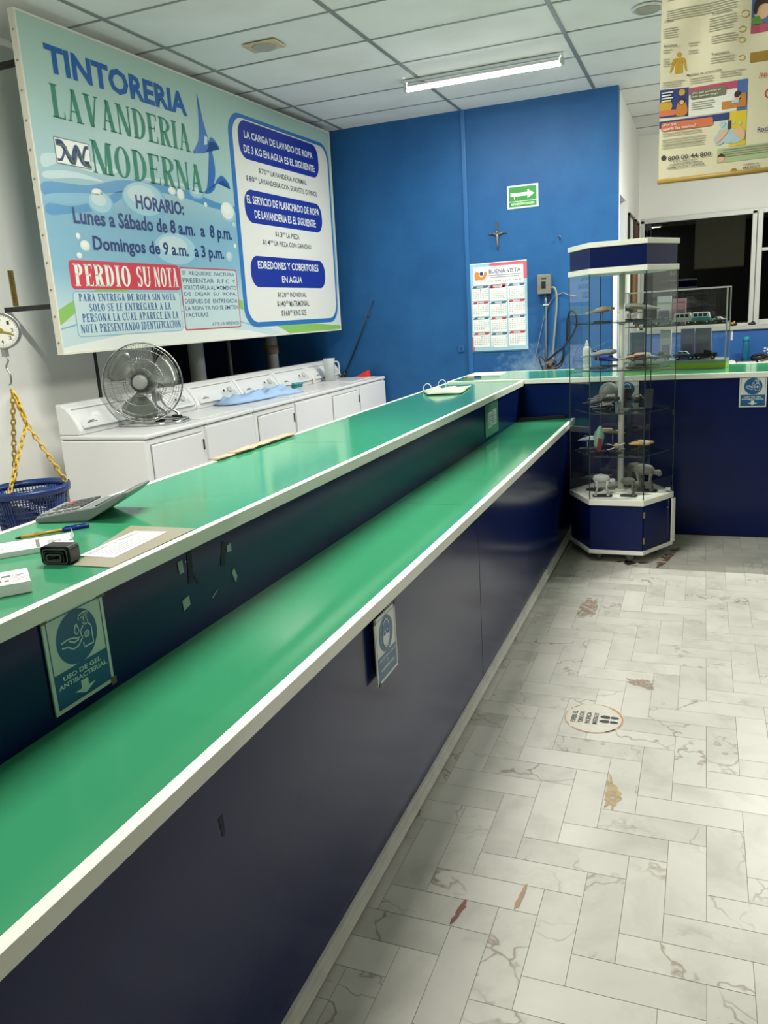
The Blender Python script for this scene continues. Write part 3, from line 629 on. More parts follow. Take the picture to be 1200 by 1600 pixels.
        b = MB(); b.rrect(*box, .115, .0026, 0, SF); b.text(l1, b1, .0032, 1, SF, .02); b.text(l2, b2, .0032, 1, SF, .02); b.build('heading_pill', [mat('print_ultramarine', '#1b2f92', .35), cols[0]], pp)
    def price(p, rest, x0, y0, x1, y1):
        b = MB(); L1 = .105 if len(p) == 2 else .14; h = y1-y0
        b.text('$', (x0, y0, x0+.032, y1), .0028, 0, SF, .01); b.text(p, (x0+.045, y0, x0+.045+L1*.75, y1), .0028, 0, SF, .01); xs = x0+.05+L1*.75
        b.text('00', (xs, y0+h*.55, xs+.045, y1), .0028, 0, SF, .01); b.text(rest, (xs+.065, y0, x1, y1), .0028, 0, SF, .014); b.build('price_line', mat('print_charcoal', '#33414d', .4), pp)
    price('70', 'LAVANDERIA NORMAL', 2.437, 1.325, 3.275, 1.368); price('80', 'LAVANDERIA CON SUAVITEL O PINOL', 2.232, 1.243, 3.476, 1.288)
    price('13', 'LA PIEZA', 2.629, .832, 3.058, .876); price('14', 'LA PIEZA CON GANCHO', 2.41, .754, 3.279, .797)
    price('120', 'INDIVIDUAL', 2.588, .319, 3.117, .362); price('140', 'MATRIMONIAL', 2.567, .236, 3.159, .287); price('160', 'KING SIZE', 2.63, .152, 3.092, .206)
sign()
# arms that hold the sign off the wall
for z, lab in ((1.692, 'lower black steel arm between the left wall and the sign'), (3.056, 'upper black steel arm between the left wall and the sign')):
    b = MB(); b.box((-3.1, 3.985, z-.012), (-2.60, 4.015, z+.018)); tag(b.build('sign_bracket', mat('black_steel', '#1c1c1b', .5), origin=(-3.1, 4, z)), lab, 'bracket', 'arms holding the sign')
# brass height ruler on the wall
t = thing('wall_ruler', 'short brass coloured ruler fixed to the white wall above the hanging scale', 'ruler', (-3.1, 4.078, 1.72))
b = MB(); b.box((-3.1, 4.06, 1.72), (-3.094, 4.103, 1.94)); b.build('strip', mat('brass', '#a58f4c', .4, .5), t)
b = MB()
for i in range(20): b.box((-3.0939, 4.064, 1.73+i*.0105), (-3.0935, 4.085+(.01 if i % 5 == 0 else 0), 1.7325+i*.0105))
b.build('graduation', black, t)

# ------------------------------------------------------------------ row of white laundry machines
XB, XFr = -2.72, -2.06
silver_panel = mat('pale_control_panel', '#d3d8d8', .35, var=.04, scale=20)
def machine(y0, y1, kind, label):
    t = thing(kind, label, 'dryer' if kind == 'dryer' else 'washer', ((XB+XFr)/2, (y0+y1)/2, 0), 0, 'white machines in a row under the sign')
    g = .004
    b = MB(); b.box((XB, y0+g, .02), (XFr-.012, y1-g, .872)); b.build('body', white_pl, t, bevel=.008)
    b = MB(); b.box((XB, y0+g, .878), (XFr, y1-g, .905)); b.build('lid_panel', white_pl, t, bevel=.009)
    b = MB(); b.box((XB+.01, y0+.02, .868), (XFr-.03, y1-.02, .88)); b.build('lid_shadow_gap', mat('door_seam_grey', '#8b8e8c', .5), t)
    # console with curved front
    prof = [(XB, .9055), (XB+.155, .9055), (XB+.165, .935), (XB+.150, .975), (XB+.115, 1.03), (XB+.075, 1.075), (XB+.04, 1.097), (XB, 1.10)]
    M = FR((0, 0, 0), (1, 0, 0), (0, 0, 1))
    b = MB(); b.prism(prof, -(y1-g-.002), -(y0+g+.002), 0, M); c = b.build('control_console', white_pl, t, bevel=.008)
    nx, nz = .82, .57
    Fp = FR((XB+.1585, y0, .962), (0, 1, 0), (-.082, 0, .105)); w_ = y1-y0
    b = MB(); b.box((.045, -.022, -.002), (w_-.045, .118, .0035), 0, Fp); b.box((.045, .118, -.006), (w_-.045, .126, .0055), 1, Fp); b.box((.045, -.026, -.002), (w_-.045, -.022, .006), 1, Fp)
    b.build('control_fascia', [silver_panel, grey], c)
    b = MB(); b.rect(.07, 0, w_*.56, .105, .0042, 0, Fp); b.rect(.10, .012, .19, .018, .005, 1, Fp); b.rect(.12, .022, .17, .027, .005, 1, Fp); b.rect(.2, .05, .23, .07, .005, 2, Fp)
    b.rect(w_*.58, .0, w_-.06, .105, .0041, 2, Fp)
    b.build('control_label', [white_pl, black, lgrey], c)
    b = MB(); b.tube([Fp @ Vector((w_*.78, .05, .004)), Fp @ Vector((w_*.78, .05, .022))], [.026, .022], 20); b.build('dial', lgrey, c)
    b = MB(); b.tube([Fp @ Vector((w_*.66, .05, .004)), Fp @ Vector((w_*.66, .05, .012))], .009, 12); b.build('push_button', dark, c)
    if kind == 'dryer':
        b = MB(); b.box((XFr-.012, y0+.055, .26), (XFr+.006, y1-.055, .835)); d = b.build('door', white_pl, t, bevel=.006)
        b = MB(); b.box((XFr-.0125, y0+.05, .255), (XFr-.009, y1-.05, .842)); b.build('door_gap', mat('door_seam_grey', '#8b8e8c', .5), t)
        b = MB(); b.box((XFr+.004, y1-.064, .72), (XFr+.012, y1-.052, .79)); b.box((XFr+.004, y1-.064, .34), (XFr+.012, y1-.052, .41)); b.build('hinge', dark, d)
        b = MB(); b.box((XFr+.005, y0+.10, .60), (XFr+.022, y0+.15, .625)); b.build('door_pull', lgrey, d, bevel=.004)
    else:
        b = MB(); b.box((XFr-.012, y0+.008, .03), (XFr-.002, y1-.008, .86)); b.build('front_panel', white_pl, t, bevel=.004)
        b = MB(); b.box((XB+.19, y0+.07, .905), (XFr-.09, y1-.07, .911)); b.build('loading_lid', white_pl, t, bevel=.003)
YS = [3.88, 4.52, 5.16, 5.82, 6.49, 7.17, 7.85]
labs = ['white dryer nearest the camera, with the metal fan on top', 'white washer just beyond the dryer carrying the fan', 'white dryer with the near part of the blue cloth bag on top',
        'white washer under the far end of the blue cloth bag', 'white dryer between the blue cloth bag and the clear pitcher', 'white washer standing against the blue wall at the end of the row']
for i in range(6): machine(YS[i], YS[i+1], 'dryer' if i % 2 == 0 else 'washing_machine', labs[i])
# ducts in the dark recess
def duct(y, r, lab, mt, coll=True):
    t = thing('exhaust_pipe', lab, 'pipe', (-2.93, y, 0), 0, 'vertical pipes behind the machines')
    b = MB(); b.tube([(-2.93, y, 0), (-2.93, y, 2.3)], r, 18); b.build('pipe', mt, t)
    if coll: b = MB(); b.tube([(-2.93, y, 1.22), (-2.93, y, 1.30)], r+.008, 18); b.build('coupling', mat('tan_coupling', '#8a7d62', .6), t)
duct(5.77, .065, 'thick grey pipe behind the machines, right of the fan', grey, False); duct(7.05, .062, 'grey pipe with a tan collar behind the far machines', grey)
duct(6.28, .018, 'thin dark pipe between the two thick grey pipes', mat('dull_pipe', '#4a4c4a', .5), False)

# ------------------------------------------------------------------ chrome floor fan on the first dryer
def fan():
    t = thing('desk_fan', 'round wire cage metal fan standing on the nearest dryer', 'fan', (-2.42, 4.42, .905))
    C = Vector((-2.37, 4.316, 1.186)); D = Vector((.46, -.88, .10)).normalized(); M = align(C, D)
    wire = mat('cage_wire', '#a9aca6', .25, .9)
    R = .254
    b = MB()
    def arc(r0, z0, r1, z1, k, n, bul):
        a = 2*PI*k/n; out = []
        for i in range(6):
            u = i/5; r = r0+(r1-r0)*u; z = z0+(z1-z0)*u+bul*math.sin(PI*u)
            out.append(M @ Vector((r*math.cos(a), r*math.sin(a), z)))
        return out
    NW = 100
    for k in range(NW): b.tube(arc(.055, .075, R, .0, k, NW, .025), .0009, 3)
    for r, z in ((.09, .085), (.15, .085), (.21, .056), (.238, .033)): b.tube([M @ Vector((r*math.cos(a*PI/24), r*math.sin(a*PI/24), z)) for a in range(48)], .0016, 4, closed=True)
    b.build('front_grille', wire, t)
    b = MB()
    for k in range(60): b.tube(arc(.07, -.085, R, .0, k, 60, -.02), .0009, 3)
    for r, z in ((.14, -.085), (.21, -.05)): b.tube([M @ Vector((r*math.cos(a*PI/24), r*math.sin(a*PI/24), z)) for a in range(48)], .0016, 4, closed=True)
    b.build('rear_grille', wire, t)
    b = MB(); b.tube([M @ Vector((R*math.cos(a*PI/32), R*math.sin(a*PI/32), 0)) for a in range(64)], .0055, 8, closed=True); b.build('cage_rim', chrome, t)
    b = MB(); b.lathe([(.0001, .105), (.03, .104), (.045, .098), (.05, .08), (.05, .072)], 28, 0, M); e = b.build('hub_badge', mat('badge_grey', '#858a85', .4), t)
    b = MB(); b.lathe([(.05, .083), (.056, .088), (.062, .08), (.056, .072)], 28, 0, M, caps=False); b.build('hub_ring', dark, e)
    # blades at rest
    bm_ = mat('pale_steel_blade', '#7b827c', .3, .5)
    b = MB(); b.lathe([(.0001, .045), (.035, .045), (.04, .03), (.04, -.02), (.0001, -.02)], 24, 0, M); bl = b.build('blade_hub', bm_, t)
    for k in range(3):
        b = MB(); a0 = 2*PI*k/3+.35; vs = []; n = 8; q = 6
        for i in range(n):
            r = .035+.195*i/(n-1); half = (.2+.38*min(1, i/4))*(1 if i < n-1 else .8)
            for j in range(q):
                u = j/(q-1)*2-1; an = a0+u*half; vs.append((r*math.cos(an), r*math.sin(an), .015-u*.03+.008*u*u))
        b.add(vs, [(i*q+j, i*q+j+1, (i+1)*q+j+1, (i+1)*q+j) for i in range(n-1) for j in range(q-1)], 0, M, True)
        b.build('blade', bm_, bl, solid=.0025)
    b = MB(); b.lathe([(.0001, -.20), (.05, -.195), (.07, -.17), (.075, -.11), (.07, -.08), (.0001, -.075)], 28, 0, M); b.build('motor_housing', mat('motor_grey', '#7d837b', .35, .5), t)
    # yoke and chrome tube base
    p = M @ Vector((.0, -.0, -.15)); B = Vector((-2.36, 4.55, .925))
    b = MB(); b.box((-.035, -.02, -.035), (.035, .02, .03), 0, align(p+Vector((.03, .05, -.09)), (0, 0, 1))); b.build('neck_bracket', lgrey, t, bevel=.006)
    for s in (-1, 1):
        b = MB(); b.tube(smoothpts([p+Vector((.03+s*.02, .04, -.07)), p+Vector((.05+s*.035, .05, -.15)), B+Vector((s*.05, .02, .03)), B+Vector((s*.06, 0, -.008))]), .0085, 10); b.build('yoke_arm', chrome, t)
    pts = [(-2.66, 4.36), (-2.56, 4.27), (-2.40, 4.25), (-2.25, 4.30), (-2.19, 4.42), (-2.22, 4.56), (-2.34, 4.63), (-2.5, 4.60), (-2.62, 4.48)]
    b = MB(); b.tube(smoothpts([(x, y, .916) for x, y in pts], 6, True), .0105, 10, closed=True); bb = b.build('base_tube', chrome, t)
    b = MB(); b.tube(smoothpts([(-2.62, 4.44, .916), (-2.48, 4.40, .93), (-2.36, 4.48, .935), (-2.21, 4.5, .916)]), .0095, 10); b.build('cross_tube', chrome, bb)
    for x, y in ((-2.30, 4.545), (-2.41, 4.50)):
        b = MB(); b.box((x-.03, y-.02, .906), (x+.03, y+.02, .945)); b.build('foot_clamp', black, bb, bevel=.005)
fan()

# ------------------------------------------------------------------ hanging dial scale and its basket
def scale_():
    X, Y = -2.2, 3.075
    t = thing('hanging_scale', 'hanging dial scale with a round white face and yellow chains at the left edge', 'scale', (X, Y, 1.23))
    d = Vector((.62, -.78, 0)).normalized(); M = align((X, Y, 1.555), d); M = FR((X, Y, 1.555), Vector((0, 0, 1)).cross(d), (0, 0, 1))
    b = MB(); b.lathe([(.001, -.05), (.085, -.045), (.09, -.03), (.09, .018), (.084, .022), (.08, .014)], 40, 0, M); b.build('case', steel, t)
    b = MB(); b.flat(circ(0, 0, .081, .081, 40), .015, 0, M); f = b.build('dial_face', mat('dial_white', '#d9d9cf', .4), t)
    b = MB()
    for k in range(40):
        a = 2*PI*k/40; l = .008 if k % 5 else .014; b.stroke([(.077*math.cos(a), .077*math.sin(a)), ((.077-l)*math.cos(a), (.077-l)*math.sin(a))], .0015, .0155, 0, M)
    for k in range(8):
        a = PI/2-2*PI*k/8; c, s = .052*math.cos(a), .052*math.sin(a); b.text(str(k), (c-.006, s-.009, c+.006, s+.009), .0156, 0, M, .01)
    b.build('dial_marking', inkk, f)
    b = MB(); b.flat([(-.008, .004), (-.004, -.008), (.045, -.022), (.062, -.028), (.045, -.012)], .017, 0, M); b.flat(circ(0, 0, .012), .0172, 0, M); b.build('pointer', mat('gold_pointer', '#a08a3c', .4, .3), f)
    b = MB(); b.tube([(X, Y, 1.645), (X, Y, 3.34)], .004, 8); b.build('hanger_rod', steel, t)
    b = MB(); b.box((X-.012, Y-.012, 1.43), (X+.012, Y+.012, 1.47)); b.tube(smoothpts([(X, Y, 1.44), (X+.012, Y, 1.41), (X-.008, Y, 1.38), (X+.01, Y, 1.34), (X+.006, Y, 1.30), (X-.008, Y, 1.29)]), .0045, 8); b.build('hook', steel, t)
    yl = mat('yellow_chain', '#d0ab3a', .4)
    def links(b, p0, p1):
        p0, p1 = Vector(p0), Vector(p1); L = (p1-p0).length; n = int(L/.03); d = (p1-p0)/L; M0 = align(p0, d)
        for i in range(n):
            z = (i+.5)*L/n; q = []
            for k in range(12):
                a = 2*PI*k/12; u = .0105*math.cos(a); v = .0205*math.sin(a)
                q.append(M0 @ (Vector((u, 0, z+v)) if i % 2 else Vector((0, u, z+v))))
            b.tube(q, .0042, 5, closed=True)
    K = Vector((X+.005, Y, 1.255)); K2 = Vector((X+.03, Y+.03, 1.09)); zr = .775; R = .185
    C = Vector((X, Y, 0))
    ends = [C+Vector((R*math.cos(a), R*math.sin(a), zr)) for a in (math.radians(155), math.radians(-72), math.radians(40))]
    for i, e in enumerate(ends):
        b = MB(); links(b, K if i == 0 else K2, e); b.build('chain', yl, t)
    b = MB(); links(b, K, K2); links(b, K+Vector((.01, .0, -.01)), K2+Vector((.012, -.01, .02))); links(b, K+Vector((-.012, .006, .01)), K+Vector((.02, .01, -.05))); b.build('chain_knot', yl, t)
scale_()
def basket():
    X, Y, Z = -2.2, 3.075, .50
    bl = mat('blue_basket_plastic', '#1a346c', .35)
    t = thing('laundry_basket', 'round blue plastic basket hanging from yellow chains', 'basket', (X, Y, Z))
    M = Matrix.Translation((X, Y, 0)); H0, H1 = .50, .76; r = lambda z: .145+.045*(z-H0)/(H1-H0)
    b = MB(); b.lathe([(.196, .765), (.205, .772), (.206, .757), (.203, .735), (.197, .735), (.199, .76), (.19, .765), (.19, .735), (.185, .735), (.185, .772), (.196, .765)], 48, 0, M, caps=False); b.build('rim', bl, t)
    b = MB()
    for k in range(72):
        a = 2*PI*k/72
        wide = k % 18 in (0, 1, 2, 3)
        for z0, z1 in ((H0, .74),): b.tube([(X+r(z0)*math.cos(a), Y+r(z0)*math.sin(a), z0), (X+r(z1)*math.cos(a), Y+r(z1)*math.sin(a), z1)], .008 if wide else .0032, 5)
    for z in [H0+.005+.0265*i for i in range(9)]: b.tube([(X+r(z)*math.cos(2*PI*k/48), Y+r(z)*math.sin(2*PI*k/48), z) for k in range(48)], .0034, 5, closed=True)
    b.build('lattice_wall', bl, t)
    b = MB(); b.lathe([(.001, H0), (.147, H0), (.147, H0+.006), (.001, H0+.006)], 40, 0, M); b.build('bottom', bl, t)
    # clothes inside
    for nm, c, rr_, m_, lb in (('folded_garment', (X+.045, Y+.06, .70), (.095, .08, .05), mat('navy_cloth', '#26334f', .9), 'dark navy garment lying in the blue hanging basket'), ('folded_garment', (X-.05, Y-.045, .60), (.095, .08, .065), mat('black_cloth', '#14171d', .9), 'black garment at the left inside the blue hanging basket')):
        b = MB(); b.ell((0, 0, 0), rr_, 0, None, 24, 14)
        for v in b.bm.verts: v.co += Vector((noise.noise(v.co*14), noise.noise(v.co*14+Vector((5, 0, 0))), noise.noise(v.co*16+Vector((0, 9, 0)))))*.022
        bmesh.ops.translate(b.bm, vec=Vector(c), verts=b.bm.verts)
        tag(b.build(nm, m_, origin=c), lb, 'garment')
basket()

# ------------------------------------------------------------------ things lying on the machines
def crumpled(name, cx, cy, z, poly, hgt, m, label, cat, amp=.03, rz=0, seed=0, n=26):
    # soft cloth lump over a closed outline
    b = MB(); pts = sm2(poly, 5); k = len(pts); vs = []; fs = []; rings = 9
    for i in range(rings+1):
        u = i/rings
        for (x, y) in pts:
            s = 1-u; p = Vector((x*s, y*s, 0)); hh = hgt*min(1, math.sin(min(1, u*2.2)*PI/2))
            q = Vector((cx+x*s, cy+y*s, seed)); hh += amp*noise.noise(q*9)*min(1, u*3)+amp*.6*noise.noise(q*21)*min(1, u*3)
            vs.append((cx+p.x, cy+p.y, z+max(.002, hh) if i else z))
    for i in range(rings):
        for j in range(k): fs.append((i*k+j, i*k+(j+1) % k, (i+1)*k+(j+1) % k, (i+1)*k+j))
    b.add(vs, fs, 0, None, True); fs = []
    b.add([(cx+x, cy+y, z) for x, y in pts], [tuple(range(k))[::-1]])
    bmesh.ops.remove_doubles(b.bm, verts=b.bm.verts, dist=.0005)
    return tag(b.build(name, m, origin=(cx, cy, z)), label, cat)
crumpled('cloth_bag', -2.43, 5.86, .912, [(-.15,-.44),(.02,-.50),(.10,-.30),(.14,0),(.20,.25),(.19,.48),(.02,.58),(-.14,.50),(-.17,.2),(-.13,-.1)], .05, mat('light_blue_cloth', '#9dbbe0', .75), 'crumpled light blue cloth bag lying across the white machines', 'bag', .045, seed=2)
def pitcher():
    M = Matrix.Translation((-2.47, 7.38, .911))
    t = thing('measuring_pitcher', 'frosted clear plastic pitcher standing on the far washer', 'pitcher', (-2.47, 7.38, .911))
    m_ = mat('frosted_plastic', '#dfe5e4', .5, alpha=.55)
    b = MB(); b.lathe([(.001, 0), (.05, 0), (.058, .21), (.062, .225), (.055, .21), (.047, .006), (.001, .006)], 28, 0, M); b.build('vessel', m_, t)
    b = MB(); b.tube(smoothpts([M @ Vector((.055, 0, .19)), M @ Vector((.10, 0, .18)), M @ Vector((.10, 0, .08)), M @ Vector((.052, 0, .06))]), .008, 8); b.build('handle', m_, t)
pitcher()
def brush(name, c, ang, m, label, L=.14):
    t = thing(name, label, 'brush', c, 0); M = FR(c, (math.cos(ang), math.sin(ang), 0), (-math.sin(ang), math.cos(ang), 0))
    b = MB(); b.prism(rr(-L/2, -.025, L/2, .025, .02), .025, .045, 0, M); b.build('back', m, t, bevel=.006)
    b = MB()
    for i in range(9):
        for j in range(3): b.tube([M @ Vector((-L/2+.015+i*(L-.03)/8, -.014+j*.014, .025)), M @ Vector((-L/2+.015+i*(L-.03)/8, -.014+j*.014, 0))], .0035, 5)
    b.build('bristles', m, t)
brush('scrub_brush', (-2.6, 7.08, .911), 1.2, orange, 'orange scrubbing brush beside the frosted pitcher', .2)
brush('scrub_brush', (-2.52, 6.75, .911), 1.0, teal, 'small teal brush nearer than the orange brush', .12)
def scoop():
    t = thing('detergent_scoop', 'red plastic scoop at the far back corner of the last machine', 'scoop', (-2.26, 7.79, .905))
    M = FR((-2.26, 7.785, .905), (1, 0, 0), (0, 1, 0))
    b = MB(); b.prism([(-.06, 0), (.05, 0), (.045, .07), (.0, .052), (-.045, .03)], -.04, .04, 0, FR((-2.26, 7.785, .906), (1, 0, 0), (0, 0, 1))); b.build('bowl', red, t, bevel=.006)
    b = MB(); b.tube([(-2.32, 7.785, .915), (-2.37, 7.785, .912)], .01, 8); b.build('handle', red, t)
scoop()
t = thing('dusting_rod', 'thin black rod leaning from the last machine against the blue wall', 'rod', (-2.5, 7.80, .905))
b = MB(); b.tube([(-2.50, 7.79, .925), (-2.36, 7.845, 1.22), (-2.15, 7.888, 1.672)], [.011, .008, .005], 8); b.build('shaft', black, t)
b = MB(); b.tube([(-2.53, 7.775, .912), (-2.49, 7.795, .96)], .018, 10); b.build('grip', black, t)
b = MB(); b.tube([(-2.225, 7.873, 1.51), (-2.21, 7.876, 1.54)], .009, 8); b.build('collar', dark, t)

# ------------------------------------------------------------------ on the long counter
ZT = 1.0315
def calculator():
    o = Vector((-.60, 1.555, ZT)); U = Vector((.96, .28, 0)).normalized(); V = Vector((-.28, .96, 0)).normalized()
    t = thing('desk_calculator', 'grey desk calculator with tilted display on the near end of the counter', 'calculator', tuple(o))
    M = FR(o, U, V); D = .165          # profile runs along U (keys to display), width along V
    MP = FR(o, U, (0, 0, 1))           # local z = -V
    prof = [(0, .004), (.005, 0), (.145, .0), (.235, .048), (.262, .068), (.258, .074), (.17, .037), (.12, .030), (0, .013)]
    b = MB(); b.prism(prof, -D, 0, 0, MP); b.build('body', mat('calculator_grey', '#7c817f', .35), t, bevel=.003)
    sl = math.atan2(.017, .12); FT = FR(o+Vector((0, 0, .0132)), U*math.cos(sl)+Vector((0, 0, math.sin(sl))), V)
    b = MB(); b.box((.004, .006, 0), (.128, D-.006, .0012), 0, FT); b.build('face_plate', mat('calculator_face', '#a9adab', .35), t)
    kd = mat('dark_key', '#3c403f', .4); kl = mat('grey_key', '#8f9492', .4)
    for i in range(5):
        for j in range(6):
            b = MB(); b.box((.009+i*.023, .012+j*.0245, .001), (.027+i*.023, .030+j*.0245, .0065), 0, FT)
            b.build('key', (mat('red_key', '#a8494c', .4) if (i == 1 and j >= 4) else kl if (j == 0 or i == 0) else kd), t, bevel=.0015)
    sl2 = math.atan2(.037, .088); FD = FR(o+U*.17+Vector((0, 0, .0372)), U*math.cos(sl2)+Vector((0, 0, math.sin(sl2))), V)
    b = MB(); b.box((.012, .012, 0), (.08, D-.012, .0015), 0, FD); b.build('display', mat('lcd_grey', '#6f7b72', .15), t)
    b = MB(); b.box((-.004, .012, .0), (.004, D-.012, .003), 0, FD); b.build('solar_strip', black, t)
calculator()
def pen(p0, p1, label):
    p0, p1 = Vector(p0), Vector(p1); d = (p1-p0).normalized(); L = (p1-p0).length
    t = thing('ballpoint_pen', label, 'pen', tuple(p0))
    b = MB(); b.tube([p0+d*.012, p0+d*L*.64], .0042, 6); b.build('barrel', mat('amber_barrel', '#d99a2a', .3), t)
    b = MB(); b.tube([p0, p0+d*.012], [.0012, .004], 8); b.build('tip', black, t)
    b = MB(); b.tube([p0+d*L*.63, p0+d*L], .0052, 10); c = b.build('cap', mat('pen_blue', '#24309a', .3), t)
    b = MB(); b.box((-.0012, .004, L*.66), (.0012, .0075, L*.95), 0, align(p0, d)); b.build('clip', mat('pen_blue', '#24309a', .3), c)
    b = MB(); b.box((-.0008, .0040, L*.25), (.0008, .0044, L*.5), 0, align(p0, d)); b.build('print', black, t)
pen((-.515, 1.405, ZT+.0052), (-.412, 1.545, ZT+.0052), 'yellow pen with blue cap lying in front of the calculator')
pen((-.585, 5.62, ZT+.0142), (-.445, 5.63, ZT+.0142), 'yellow pen with blue cap beside the notebook at the far counter end')
def pad(o, U, V, w_, h_, th, label, name, lines, cat):
    t = thing(name, label, cat, o); M = FR(o, U, V)
    b = MB(); b.box((0, 0, 0), (w_, h_, th), 0, M); b.build('sheets', paper, t)
    b = MB()
    for q in lines: b.rect(*q, th+.0006, 0, M)
    b.build('printing', mat('grey_print', '#6d6f6c', .6), t)
    return t, M
# long receipt pad with curled sheets
t, M = pad((-.509, 1.177, ZT), (.68, .73, 0), (-.73, .68, 0), .285, .10, .012, 'long white receipt pad with a black band in front of the yellow pen', 'receipt_pad', [(.205, .005, .213, .08), (.23, .03, .26, .033), (.23, .04, .265, .043), (.23, .05, .25, .053), (.06, .02, .12, .022), (.06, .035, .14, .037), (.06, .05, .11, .052), (.0, .03, .03, .045)], 'pad')
b = MB(); pr = [(.272, .0125), (.284, .015), (.289, .022), (.286, .03)]
for k in range(1): b.add([M @ Vector((x-.004*k, y, z+.001*k)) for y in (.02, .08) for x, z in pr], [(i, i+1, i+5, i+4) for i in range(3)], 0, None, True)
b.build('curled_sheet', paper, t)
# carbon roll: nested dark folded shells
t = thing('folded_carbon_sheets', 'stack of black folded carbon sheets at the end of the receipt pad', 'carbon sheets', (-.27, 1.31, ZT))
Mf = FR((-.283, 1.253, ZT), (.99, .14, 0), (0, 0, 1)); cb = [mat('carbon_black', '#141414', .35), mat('carbon_grey', '#4a4b49', .4)]
for k in range(4):
    g = .0055*k; x0, x1, y0, y1 = g, .072-g*1.2, g*.5, .041-g; rad = .009-.0012*k
    out = rr(x0, y0, x1, y1, rad, 5); inn = rr(x0+.0022, y0+.0022, x1-.0022, y1-.0022, max(.002, rad-.002), 5); n = len(out); b = MB()
    d0, d1 = -.034-.003*k, .002*k
    for a in range(n):
        c = (a+1) % n
        b.add([(*out[a], d0), (*out[c], d0), (*out[c], d1), (*out[a], d1), (*inn[a], d0), (*inn[c], d0), (*inn[c], d1), (*inn[a], d1)], [(0,1,2,3), (4,7,6,5), (3,2,6,7), (0,4,5,1)], 0, Mf)
    b.build('folded_sheet', cb[k % 2], t)
b = MB(); b.box((.018, .018, -.045), (.05, .022, -.012), 0, Mf); b.build('inner_fold', cb[0], t)
# card stack
t, M = pad((-.23, 1.022, ZT+.001), (.66, .75, 0), (-.75, .66, 0), .105, .10, .022, 'small stack of white printed cards at the near left edge', 'card_stack', [(.055, .055, .072, .066), (.075, .06, .1, .0625), (.08, .05, .095, .052), (.045, .02, .055, .04), (.06, .022, .068, .032), (.075, .04, .1, .0415), (.075, .03, .098, .0315), (.075, .02, .1, .0215), (.02, .02, .036, .034)], 'cards')
tag(MB().box((-.06, -.03, 0), (.09, .03, .0011), 0, FR((-.29, 1.02, ZT-.0002), (.75, .66, 0), (-.66, .75, 0))).build('loose_paper', paper, origin=(-.29, 1.02, ZT)), 'loose white slip sticking out under the card stack', 'paper')
# laminated notice
t = thing('laminated_notice', 'clear laminated notice with a white sheet taped on the near counter top', 'notice', (-.2, 1.41, ZT))
b = MB(); b.flat([(-.205, 1.258), (-.105, 1.262), (-.108, 1.572), (-.303, 1.572), (-.26, 1.42)], ZT+.0012); b.build('laminate', mat('tan_laminate', '#a39c86', .25), t)
b = MB(); b.flat([(-.243, 1.319), (-.148, 1.322), (-.163, 1.533), (-.255, 1.525)], ZT+.0018); b.build('sheet', paper, t)
b = MB(); Mx = FR((-.243, 1.325, ZT+.0022), (-.05, 1, 0), (-1, -.05, 0))
b.text('REPORTE SU PRENDA', (.01, -.022, .19, -.010), 0, 0, Mx, .01)
for i in range(5): b.rect(.01, -.036-i*.011, .18-(i % 3)*.02, -.033-i*.011, 0, 0, Mx)
b.build('printing', mat('faint_print', '#9a9ba6', .6), t)
# flattened paper sacks on the back edge
for i, (y0, y1, x0, x1, z, lb) in enumerate(((2.44, 3.0, -.645, -.60, .0, 'brown paper sheet under the others on the back edge of the counter'), (2.56, 3.05, -.64, -.592, .004, 'crumpled tan paper sheet topmost on the back edge of the counter'))):
    b = MB(); n = 12; vs = []
    for a in range(n+1):
        y = y0+(y1-y0)*a/n
        for c in range(4): x = x0+(x1-x0)*c/3+.008*noise.noise(Vector((a*.7, c, i*3))); vs.append((x, y, ZT+.006+z+.006*noise.noise(Vector((a*.9, c*1.3, i*7)))))
    b.add(vs, [(a*4+c, a*4+c+1, a*4+c+5, a*4+c+4) for a in range(n) for c in range(3)], 0, None, True)
    tag(b.build('kraft_paper_sheet', mat('kraft_paper', '#ab9a80', .8, var=.15, scale=20), origin=((x0+x1)/2, (y0+y1)/2, ZT), solid=.003), lb, 'paper')
# paper bag with two handles
t = thing('paper_bag', 'flat white paper bag with two handle loops on the far part of the counter', 'bag', (-.45, 4.78, ZT))
b = MB(); n = 14; vs = []; qd = [Vector((-.61, 4.80)), Vector((-.50, 4.56)), Vector((-.30, 4.60)), Vector((-.36, 5.04))]
for i in range(n+1):
    for j in range(n+1):
        u, v = i/n, j/n; p = qd[0]*(1-u)*(1-v)+qd[1]*(1-u)*v+qd[2]*u*v+qd[3]*u*(1-v)
        e = min(1, 5*min(u, 1-u, v, 1-v)+.1); vs.append((p.x, p.y, ZT+.006+e*(.012+.035*noise.noise(Vector((p.x*14, p.y*9, 1))))))
b.add(vs, [(i*(n+1)+j, i*(n+1)+j+1, (i+1)*(n+1)+j+1, (i+1)*(n+1)+j) for i in range(n) for j in range(n)], 0, None, True); b.build('sack', mat('white_bag_paper', '#c3cdb9', .6), t, solid=.004)
for x, y in ((-.58, 4.80), (-.56, 5.05)):
    b = MB(); b.tube(smoothpts([(x-.026, y, ZT+.004), (x-.025, y+.005, ZT+.03), (x, y+.01, ZT+.05), (x+.025, y+.005, ZT+.03), (x+.026, y, ZT+.004)]), .0028, 8); b.build('handle_loop', mat('white_cord', '#cdd8da', .5), t)
t, M = pad((-.56, 5.66, ZT+.009), (1, .05, 0), (-.05, 1, 0), .24, .26, .012, 'white notebook lying at the far corner of the return counter', 'notebook', [(.02, .04+.02*i, .22, .0415+.02*i) for i in range(10)], 'notebook')

